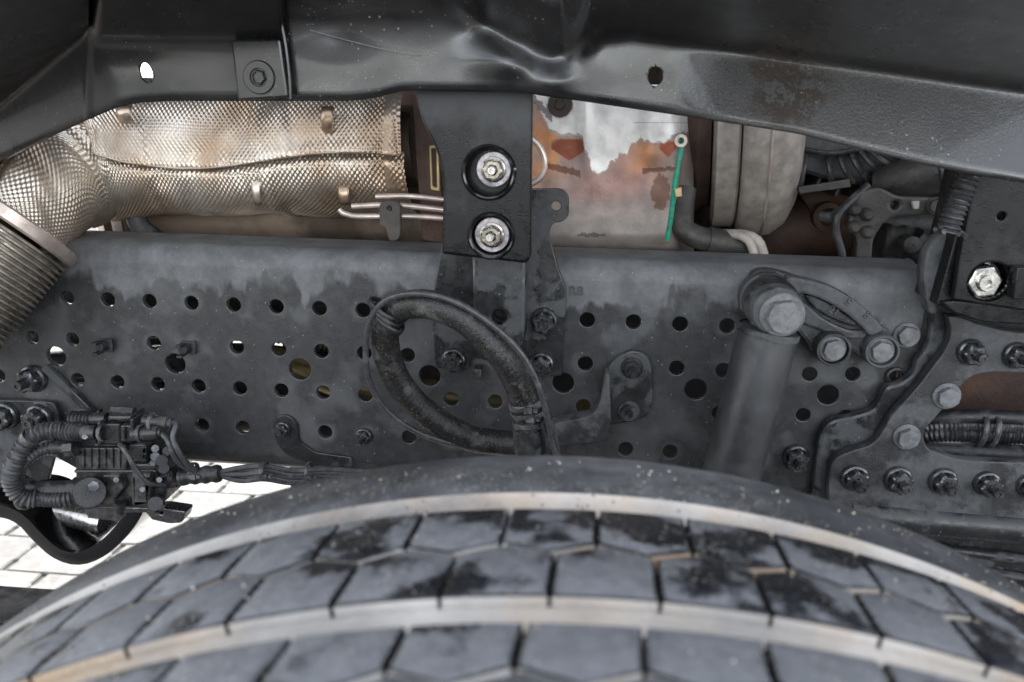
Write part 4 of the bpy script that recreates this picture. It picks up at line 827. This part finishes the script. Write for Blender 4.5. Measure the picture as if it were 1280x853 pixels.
hp_ = thing('large_grey_hose', 'fat grimy grey hose with a clamp under the right of the arch', 'hose', W(1150, 210, .12))
mb = MB(); mb.tube([W(*p) for p in [(1100, 232, .16), (1135, 225, .14), (1170, 215, .13), (1200, 205, .13), (1250, 190, .13)]], .028, 26, rf=lambda l, a: 1-.25*max(0, 1-l/.05)); mb.build('hose_wall', m_alu, hp_)
clampring(1168, 216, .13, 1180, 212, .028, .008, 'hose_clamp', m_plastic2, hp_)
cs = thing('cast_engine_mount', 'grimy cast bracket with bolt and slotted boss among dark engine parts', 'bracket', W(1090, 290, .12))
pplate('casting', m_alu, cs, [(1075, 240, 8), (1100, 233, 8), (1122, 245, 6), (1185, 247, 6), (1190, 266, 5), (1140, 270, 8), (1108, 275, 10), (1092, 300, 8), (1090, 340), (1068, 340), (1072, 300, 8), (1060, 285, 8), (1062, 262, 8)], [(1119, 257, 5)], .11, .02, bev=.004)
bolt('hex', 1169, 257, .108, 11, cs, m=m_alu)
pplate('slotted_boss', m_turbo, cs, [(1140, 252, 2), (1150, 251, 2), (1149, 262, 2), (1142, 262, 2)], [], .105, .006); 
for x, y in ((1068, 262), (1067, 284), (1083, 268), (1084, 290)):
    mb = MB(); mb.lathe([(0, .008), (.006, .007), (.009, .004), (.009, .0001)], W(x, y, .109), n=16); mb.build('boss', m_alu, cs)
bc = thing('black_wire_loom', 'thin black wire loom running down past the cast engine mount', 'cable', W(1045, 300, .1))
mb = MB(); mb.tube([W(*p) for p in [(1085, 232, .12), (1065, 250, .11), (1048, 268, .1), (1045, 290, .1), (1052, 315, .1), (1054, 345, .1)]], .0045, 12); mb.tube([W(1026, 270, .12), W(1040, 272, .11), W(1050, 264, .1)], .006, 12); mb.build('loom', m_plastic2, bc)
pu = thing('dark_pump_unit', 'dark oily pump unit with stub connectors behind the strap hook', 'pump', W(1130, 310, .2))
mb = MB(); mb.tube([W(1098, 278, .2), W(1190, 282, .2)], .018, 20); mb.tube([W(1100, 300, .18), W(1145, 305, .18)], .02, 20, rf=lambda l, a: 1+.1*math.sin(l*300)); mb.tube([W(1140, 298, .16), W(1160, 320, .16)], .016, 16); mb.box(W(1150, 325, .24), (.16, .06, .07)); mb.build('pump_body', m_engine, pu, bevel=.001)
mb = MB(); mb.lathe([(0, .011), (.02, .01), (.022, .006), (.022, .001)], W(1133, 303, .16)); mb.build('pump_stub', m_engine, pu)

# things seen through the punched holes: inner pipe run and air tank
ip = thing('inner_pipe_run', 'tan pipe behind the rail glimpsed through the larger middle holes', 'pipe', W(400, 470, .12))
mb = MB(); mb.tube([W(330, 452, .13), W(400, 468, .12), W(470, 488, .12), W(640, 505, .13), W(760, 520, .14)], .022, 18); mb.build('pipe_wall', m_brass, ip)
ir = thing('inner_frame_parts', 'dark hoses and brackets behind the left holes of the rail', 'hose', W(150, 440, .1))
for k, (y, r, m_) in enumerate(((376, .020, m_engine), (414, .013, m_flex), (448, .02, m_plastic2), (480, .014, m_alu), (515, .026, m_engine))):
    mb = MB(); mb.tube([W(-60, y+20, .16), W(80, y+4*k, .15), W(200, y-10+6*k, .14), W(320, y, .15), W(420, y+14, .18)], r, 16, step=.0015 if k == 1 else .01, rf=rib(.006, .1) if k == 1 else None); mb.build('inner_hose', m_, ir)
fr = thing('far_chassis_rail', 'opposite dark frame rail beyond the engine', 'frame rail', (.6, .84, -.1))
mb = MB(); mb.box((.9, 1.22, -.065), (2.6, .01, .28)); mb.build('web', m_dark, fr)

# ------------------------------------------------------------------ wheel arch liner
BE = [(-60, 232), (-20, 213), (0, 203), (60, 172), (110, 149), (150, 132), (175, 127), (210, 125), (300, 125), (440, 125), (470, 121), (500, 113), (520, 112), (640, 113), (665, 116), (690, 120), (720, 124), (760, 130), (850, 143), (925, 155), (1000, 167), (1080, 187), (1155, 205), (1220, 218), (1280, 228), (1340, 238)]
bx, by = zip(*BE)
def ysm(x): return float(np.mean([np.interp(x+d, bx, by) for d in (-8, -4, 0, 4, 8)]))
def seg(px, py, a, b):                   # signed distance (pixels) left of a->b, positive above/left
    ax_, ay_ = a; bx_, by_ = b; dx, dy = bx_-ax_, by_-ay_; L_ = math.hypot(dx, dy)
    return ((px-ax_)*dy-(py-ay_)*dx)/L_
def sp0(x, k=6): return x if x > 20*k else k*math.log1p(math.exp(max(-30, x/k)))   # soft max(0, x)
def bump_to_cam(px, py):
    d = 0
    if px < 353:
        e = seg(px, py, (112, 35), (0, 130)) if px < 112 else 0
        e = -seg(px, py, (0, 130), (112, 35)) if False else ((130-95*px/112)-py)*.76 if px < 112 else 0
        if px < 118: d += .0022*sp0(e, 3)*sst(118, 108, px)
        d += .0009*sp0(50-py, 4)*sst(105, 125, px)
        cx = 112+(py-35)*.4; d -= .00045*sp0(cx-px, 2)
    else:
        d += .0007*sp0(22-py+ .0*(px), 10)*sst(760, 560, px)
        # recessed round panel and swept valley
        y0 = float(np.interp(px, [500, 560, 600, 640, 668, 690, 710, 730, 755, 790, 1000, 1280], [-25, 10, 46, 80, 97, 101, 94, 74, 50, 45, 74, 113]))
        ab = y0-py
        d += .0013*sp0(ab, 3)*sst(700, 760, px)
        v = sst(490, 560, px)*sst(770, 715, px)
        d += v*(-.008*sst(-8, 30, ab)+.030*sst(18, 100, ab))+.006*math.exp(-((px-688)/24)**2-((py-100)/16)**2)
        d += .009*math.exp(-((px-640)/38)**2-((py-78)/20)**2)
        d += -.006*math.exp(-((px-600)/22)**2-((py-38)/18)**2)
        d += .00035*sp0(py-y0-4, 6)*sst(830, 930, px)
        d += -.004*math.exp(-((px-420)/34)**2-((py-28)/34)**2)
    return d
def liner(name, x0, x1, par, dx=4, off=0):
    G = []
    xs_ = np.arange(x0, x1+.1, dx)
    for px in xs_:
        yb_ = ysm(px); col_ = []
        for j in range(64):
            t = j/63; py = yb_-(yb_+150)*t**1.15
            d = bump_to_cam(px, py)
            ed = yb_-py; lip = .0035*math.exp(-(ed/3.5)**2)
            col_.append(W(px, py, -.125-off-d+lip+.0006*noise.noise(Vector((px*.015, py*.02, 0)))))
        G.append(col_)
    mb = MB(); mb.grid(G); o = mb.build(name, m_plastic, par, smooth=70)
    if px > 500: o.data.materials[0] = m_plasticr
    q = o.modifiers.new('s', 'SOLIDIFY'); q.thickness = .0035; q.offset = 0
    return o
def cut(o, px, py, rx, ry, rot=0):
    c = W(px, py, -.13); s_ = sc(px, py, -.13); mb = MB(); a = (W(px, py, 0)-W(px, py, -.2)).normalized()
    pl = [(rx*s_*math.cos(t)*math.cos(rot)-ry*s_*math.sin(t)*math.sin(rot), rx*s_*math.cos(t)*math.sin(rot)+ry*s_*math.sin(t)*math.cos(rot)) for t in np.linspace(0, 2*PI, 21)[:-1]]
    n = len(pl); v_ = [c+Vector((x, -.05, z)) for x, z in pl]+[c+Vector((x, .05, z)) for x, z in pl]
    mb.add(v_, [(i, (i+1) % n, n+(i+1) % n, n+i) for i in range(n)]+[tuple(range(n))[::-1], tuple(range(n, 2*n))])
    k = mb.build('cutter', m_dark); k.location = -ORG[o]+ORG[o]
    b_ = o.modifiers.new('b', 'BOOLEAN'); b_.object = k; b_.operation = 'DIFFERENCE'; b_.solver = 'EXACT'
    dg = bpy.context.evaluated_depsgraph_get(); me = bpy.data.meshes.new_from_object(o.evaluated_get(dg)); o.modifiers.clear(); o.data = me; bpy.data.objects.remove(k)
la = thing('left_arch_liner', 'black plastic wheel arch liner panel with white slot and round fastener, left of the seam', 'wheel arch', W(200, 60, -.13))
bpy.context.view_layer.update()
o = liner('liner_panel', -60, 352, la); bpy.context.view_layer.update(); cut(o, 180, 91, 8, 12, .25)
ra = thing('right_arch_liner', 'black plastic wheel arch liner with swept bulge and brown-streaked flange with painted sky sheen, right of the seam', 'wheel arch', W(800, 60, -.13))
o = liner('liner_panel', 346, 1340, ra, off=-.004); bpy.context.view_layer.update(); cut(o, 820, 95, 9.5, 12, 0)
mb = MB(); mb.tube([W(338, -30, -.135), W(346, 10, -.133), W(355, 45, -.131), (W(361, 90, -.131)), W(363, 124, -.131)], .0022, 8); mb.build('seam_edge', m_plastic, la)
pplate('fastener_tab', m_plastic, la, fillet([(288, 50), (350, 49), (360, 122), (297, 126)], 4), [], -.137, .008, bev=.002)
c_ = W(324, 97, -.1372); mb = MB(); q = 20*sc(324, 97, -.137); mb.lathe([(0, q), (.001, q*.98), (.0018, q*.93), (.0018, q*.55), (.0008, q*.5), (.0008, .0001)], c_, n=40); mb.build('washer', m_plastic, la, smooth=30)
mb = MB(); mb.lathe([(0, q*.5), (.003, q*.46), (.004, q*.40), (.004, q*.36)], c_, n=6); mb.lathe([(.004, q*.36), (.002, q*.3), (.002, .0001)], c_, n=20); mb.build('fastener_head', m_plastic, la, smooth=20)

mb = MB(); mb.tube([W(x_, y_, -.1275-bump_to_cam(x_, y_)) for x_, y_ in ((388, 38), (420, 47), (455, 56), (490, 64), (522, 69))], .00035, 5); mb.build('scratch_curl', m_turbo, ra)
# unseen cab block, added and sized to keep the sun off these parts
cf = thing('cab_light_blocker', 'unseen dark cab block added above the engine bay to stop the sun', 'light blocker', (.6, .6, .46))
mb = MB(); mb.box((.6, .67, .47), (3.6, 1.6, .04)); mb.box((.6, 1.0, .43), (3.6, .05, .05)); mb.build('blocker_panel', m_dark, cf)
mb = MB(); mb.box((.5, .67, 1.45), (2.3, 1.58, 1.9)); mb.build('blocker_body', m_dark, cf, bevel=.06)

# ------------------------------------------------------------------ tyre
a5, a6 = -.0616, .1031
axv = Vector((-math.sin(a5), -math.cos(a5)*math.cos(a6), math.sin(a6))).normalized()
e1 = axv.cross(Vector((0, 0, 1))).normalized(); e2 = axv.cross(e1)
if e2.z < 0: e1, e2 = -e1, -e2
tc_ = Vector((.5952, -.5, -.4772))
ty = thing('truck_wheel', 'big truck wheel with worn tyre, dusty grooves and wet tread blocks', 'wheel', tc_)
TM = Matrix((e1, e2, axv)).transposed().to_4x4()
ty.rotation_euler = TM.to_euler()
def rev(prof, n=360, a0=0, a1=2*PI):     # local coordinates: axis = z
    mb = MB(); mb.lathe([(h, r) for h, r in prof], (0, 0, 0), ax=(0, 0, 1), n=n, a0=a0, a1=a1); return mb
def tbuild(mb, name, m, smooth=40, kind=None):
    me = bpy.data.meshes.new(name); me.from_pydata([tuple(v) for v in mb.v], [], mb.f)
    import bmesh
    b = bmesh.new(); b.from_mesh(me); bmesh.ops.recalc_face_normals(b, faces=b.faces); b.to_mesh(me); b.free()
    finish(me, m, smooth); o = bpy.data.objects.new(name, me); C.objects.link(o); o.parent = ty
    if kind: o['kind'] = kind
    return o
RT_ = .52; GD = .011
tbuild(rev([(-.045, .29), (-.062, .36), (-.058, .42), (-.036, .478), (-.014, .502), (-.002, .5125), (.012, .5175), (.045, .5195), (.070, .5198), (.0728, .5185)]), 'inner_shoulder', m_rubber)
tbuild(rev([(.0728, .5186), (.0755, .5150), (.0775, RT_-GD), (.092, RT_-GD), (.0945, RT_-.006), (.0955, RT_-.0052), (.179, RT_-.0052), (.1812, RT_-GD+.002), (.1835, RT_-GD), (.1945, RT_-GD), (.1965, RT_-.0052), (.2635, RT_-.0052), (.266, RT_-GD), (.281, RT_-GD), (.2835, RT_-.001)]), 'groove_floor', m_groove)
tbuild(rev([(.2835, RT_-.001), (.30, .518), (.318, .512), (.34, .49), (.352, .44), (.35, .37), (.335, .29)]), 'outer_shoulder', m_rubber)
tbuild(rev([(.335, .29), (.33, .285), (.30, .27), (.22, .26), (.2, .2), (.2, .02)]), 'rim', m_zinc)
# tread blocks: four rows of convex hexagonal blocks
def theta_at(px, py):
    d = (FW*FPX+RT*(px-640)+UP*(426.5-py)).normalized(); o_ = CAM-tc_
    dp = d-axv*d.dot(axv); op = o_-axv*o_.dot(axv); A = dp.dot(dp); B = 2*dp.dot(op); Cc = op.dot(op)-RT_**2
    D = B*B-4*A*Cc; t = (-B-math.sqrt(max(0, D)))/(2*A); P = o_+d*t
    return math.atan2(P.dot(e2), P.dot(e1))
NB = 84; PT = 2*PI/NB
rows = [(.0965, .1330, theta_at(632, 660), 1, 0), (.1435, .1785, theta_at(632, 660)+PI/84, 0, 1), (.1975, .2235, theta_at(650, 800), 1, 0), (.2338, .2625, theta_at(650, 800)+PI/84, 0, 1)]
def block_mesh(a0, a1, bul_hi, bul_lo):
    g_ = .0008/RT_; sl_ = .003/RT_; n = 6
    def sideA(t): return [(a0-(.0035*(1-abs(2*u-1)) if bul_lo else 0), None) for u in t]
    us = [i/n for i in range(n+1)]; out = []
    for u in us: out.append((a0-(.0085*(1-abs(2*u-1)) if bul_lo else 0), g_+u*(PT-2*g_)-sl_/2))
    z = [0, .12, .2, .28, .36, .44, .52, .6, .68, .76, .84, .92]
    for k, v in enumerate(z[1:]): out.append((a0+(a1-a0)*v, PT-g_+(-sl_/2+sl_*v)+(.0007/RT_ if k % 2 else -.0002/RT_)))
    for u in us[::-1]: out.append((a1+(.0085*(1-abs(2*u-1)) if bul_hi else 0), g_+u*(PT-2*g_)+sl_/2))
    for k, v in enumerate(z[:0:-1]): out.append((a0+(a1-a0)*v, g_+(-sl_/2+sl_*v)+(.0007/RT_ if k % 2 else -.0002/RT_)))
    # small sipe notches on the long gap sides
    ca = (a0+a1)/2; ct = PT/2; vv = []; n_ = len(out)
    for r, k in ((RT_-.0056, 1.0), (RT_-.0008, 1.0), (RT_, .95)):
        for a, t in out: a2 = ca+(a-ca)*k; t2 = ct+(t-ct)*(k if k < 1 else 1); vv.append((r*math.cos(t2), r*math.sin(t2), a2))
    ff = [(i, (i+1) % n_, n_+(i+1) % n_, n_+i) for i in range(n_)]+[(n_+i, n_+(i+1) % n_, 2*n_+(i+1) % n_, 2*n_+i) for i in range(n_)]
    # top: strips between the two long sides keeps the curvature
    h = len(us); g2 = h+len(z)-1; o3 = 2*n_
    ff += [(o3+i, o3+i+1, o3+g2+h-2-i, o3+g2+h-1-i) for i in range(1, h-2)]
    ff += [tuple([o3, o3+1, o3+g2+h-2]+list(range(o3+g2+h-1, o3+n_))), tuple([o3+h-2, o3+h-1]+list(range(o3+h, o3+g2+1))+[o3+g2+1])]
    me = bpy.data.meshes.new('tread_block'); me.from_pydata(vv, [], ff)
    import bmesh
    b = bmesh.new(); b.from_mesh(me); bmesh.ops.recalc_face_normals(b, faces=b.faces); b.to_mesh(me); b.free()
    me.materials.append(m_block); me.materials.append(m_groove); me.materials.append(m_gap); me.materials.append(m_rim)
    for p in me.polygons:
        if n_ <= p.index < 2*n_: p.material_index = 3
        if p.index < n_: p.material_index = 1 if (p.index < h-1 or g2 <= p.index < g2+h-1) else 2
    me.shade_smooth(); me.set_sharp_from_angle(angle=math.radians(50)); return me
gaps = MB(); rest = MB()
for a0, a1, th, hi, lo in rows:
    me = block_mesh(a0, a1, hi, lo)
    for k in range(NB):
        t = th+k*PT; tt = (t+PT/2) % (2*PI)
        if abs(tt-PI/2) < 1.0:
            o = bpy.data.objects.new('tread_block', me); C.objects.link(o); o.parent = ty; o.rotation_euler = (0, 0, t)
        else:
            c_, s2 = math.cos(t), math.sin(t); rest.add([(v.co.x*c_-v.co.y*s2, v.co.x*s2+v.co.y*c_, v.co.z) for v in me.vertices], [tuple(p.vertices) for p in me.polygons])
        for s3, w3 in ((0, .0026),):     # dark rubber bridging the narrow gaps between neighbours
            r = RT_-.0035; q0 = t-w3/2/RT_-.0015/RT_; q1 = t+w3/2/RT_-.0015/RT_; sl_ = .003/RT_
            aa, ab = a0+.001, a1-.001
            gaps.add([(r*math.cos(q0), r*math.sin(q0), aa), (r*math.cos(q1), r*math.sin(q1), aa), (r*math.cos(q1+sl_), r*math.sin(q1+sl_), ab), (r*math.cos(q0+sl_), r*math.sin(q0+sl_), ab)], [(0, 1, 2, 3)])
o = tbuild(gaps, 'tread_gap_rubber', m_gap, 0, 'stuff'); o = tbuild(rest, 'tread_blocks_below', m_block, 40, 'stuff')
# grit lying on the tyre
gr = MB()
for k in range(800):
    a = random.choice([random.uniform(.0, .072), random.uniform(.0, .072), random.uniform(.1, .26)]); th = PI/2+random.uniform(-.95, .95)
    r = (.5125+.007*min(1, a/.03)) if a < .072 else RT_
    if a < .012: r = .5125+.005*a/.012
    s_ = random.choice([.0002, .0003, .0004, .0006])*random.uniform(.7, 1.3); c_ = Vector((r*math.cos(th), r*math.sin(th), a))
    vv = [c_+Vector((random.uniform(.6, 1.3)*x*s_, random.uniform(.6, 1.3)*y*s_, random.uniform(.6, 1.3)*z*s_)) for x, y, z in ((1, 0, 0), (-1, 0, 0), (0, 1, 0), (0, -1, 0), (0, 0, 1), (0, 0, -1))]
    gr.add(vv, [(0, 2, 4), (2, 1, 4), (1, 3, 4), (3, 0, 4), (2, 0, 5), (1, 2, 5), (3, 1, 5), (0, 3, 5)])
m_grit = mat('pale_sand_grit', (.6, .52, .38), .8, bump=0, dsc=60, second=(.7, .68, .62))
tbuild(gr, 'sand_grit', m_grit, 0, 'stuff')

# lower dark panel and members at the right, seen under and through the gusset plate
lf = thing('ribbed_lower_panel', 'dark grey ribbed panel low at the right behind the tyre', 'panel', W(1240, 690, .05))
pplate('panel', m_iron, lf, [(1080, 640), (1450, 668), (1450, 900), (1080, 900)], [], .05, .01)
for k in range(4):
    mb = MB(); mb.tube([W(1130, 662+k*22, .045), W(1200, 667+k*22, .045), W(1400, 690+k*26, .045)], .006, 10); mb.build('rib', m_cast, lf)
sm = thing('side_member_casting', 'dark side member behind the window and black box bracket at the right', 'casting', W(1300, 450, .1))
pplate('plate', m_engine, sm, [(1190, 380), (1500, 390), (1500, 470), (1190, 462)], [], .012, .02); pplate('back_plate', m_rust, sm, [(1120, 440), (1500, 450), (1500, 640), (1120, 640)], [], .12, .01)
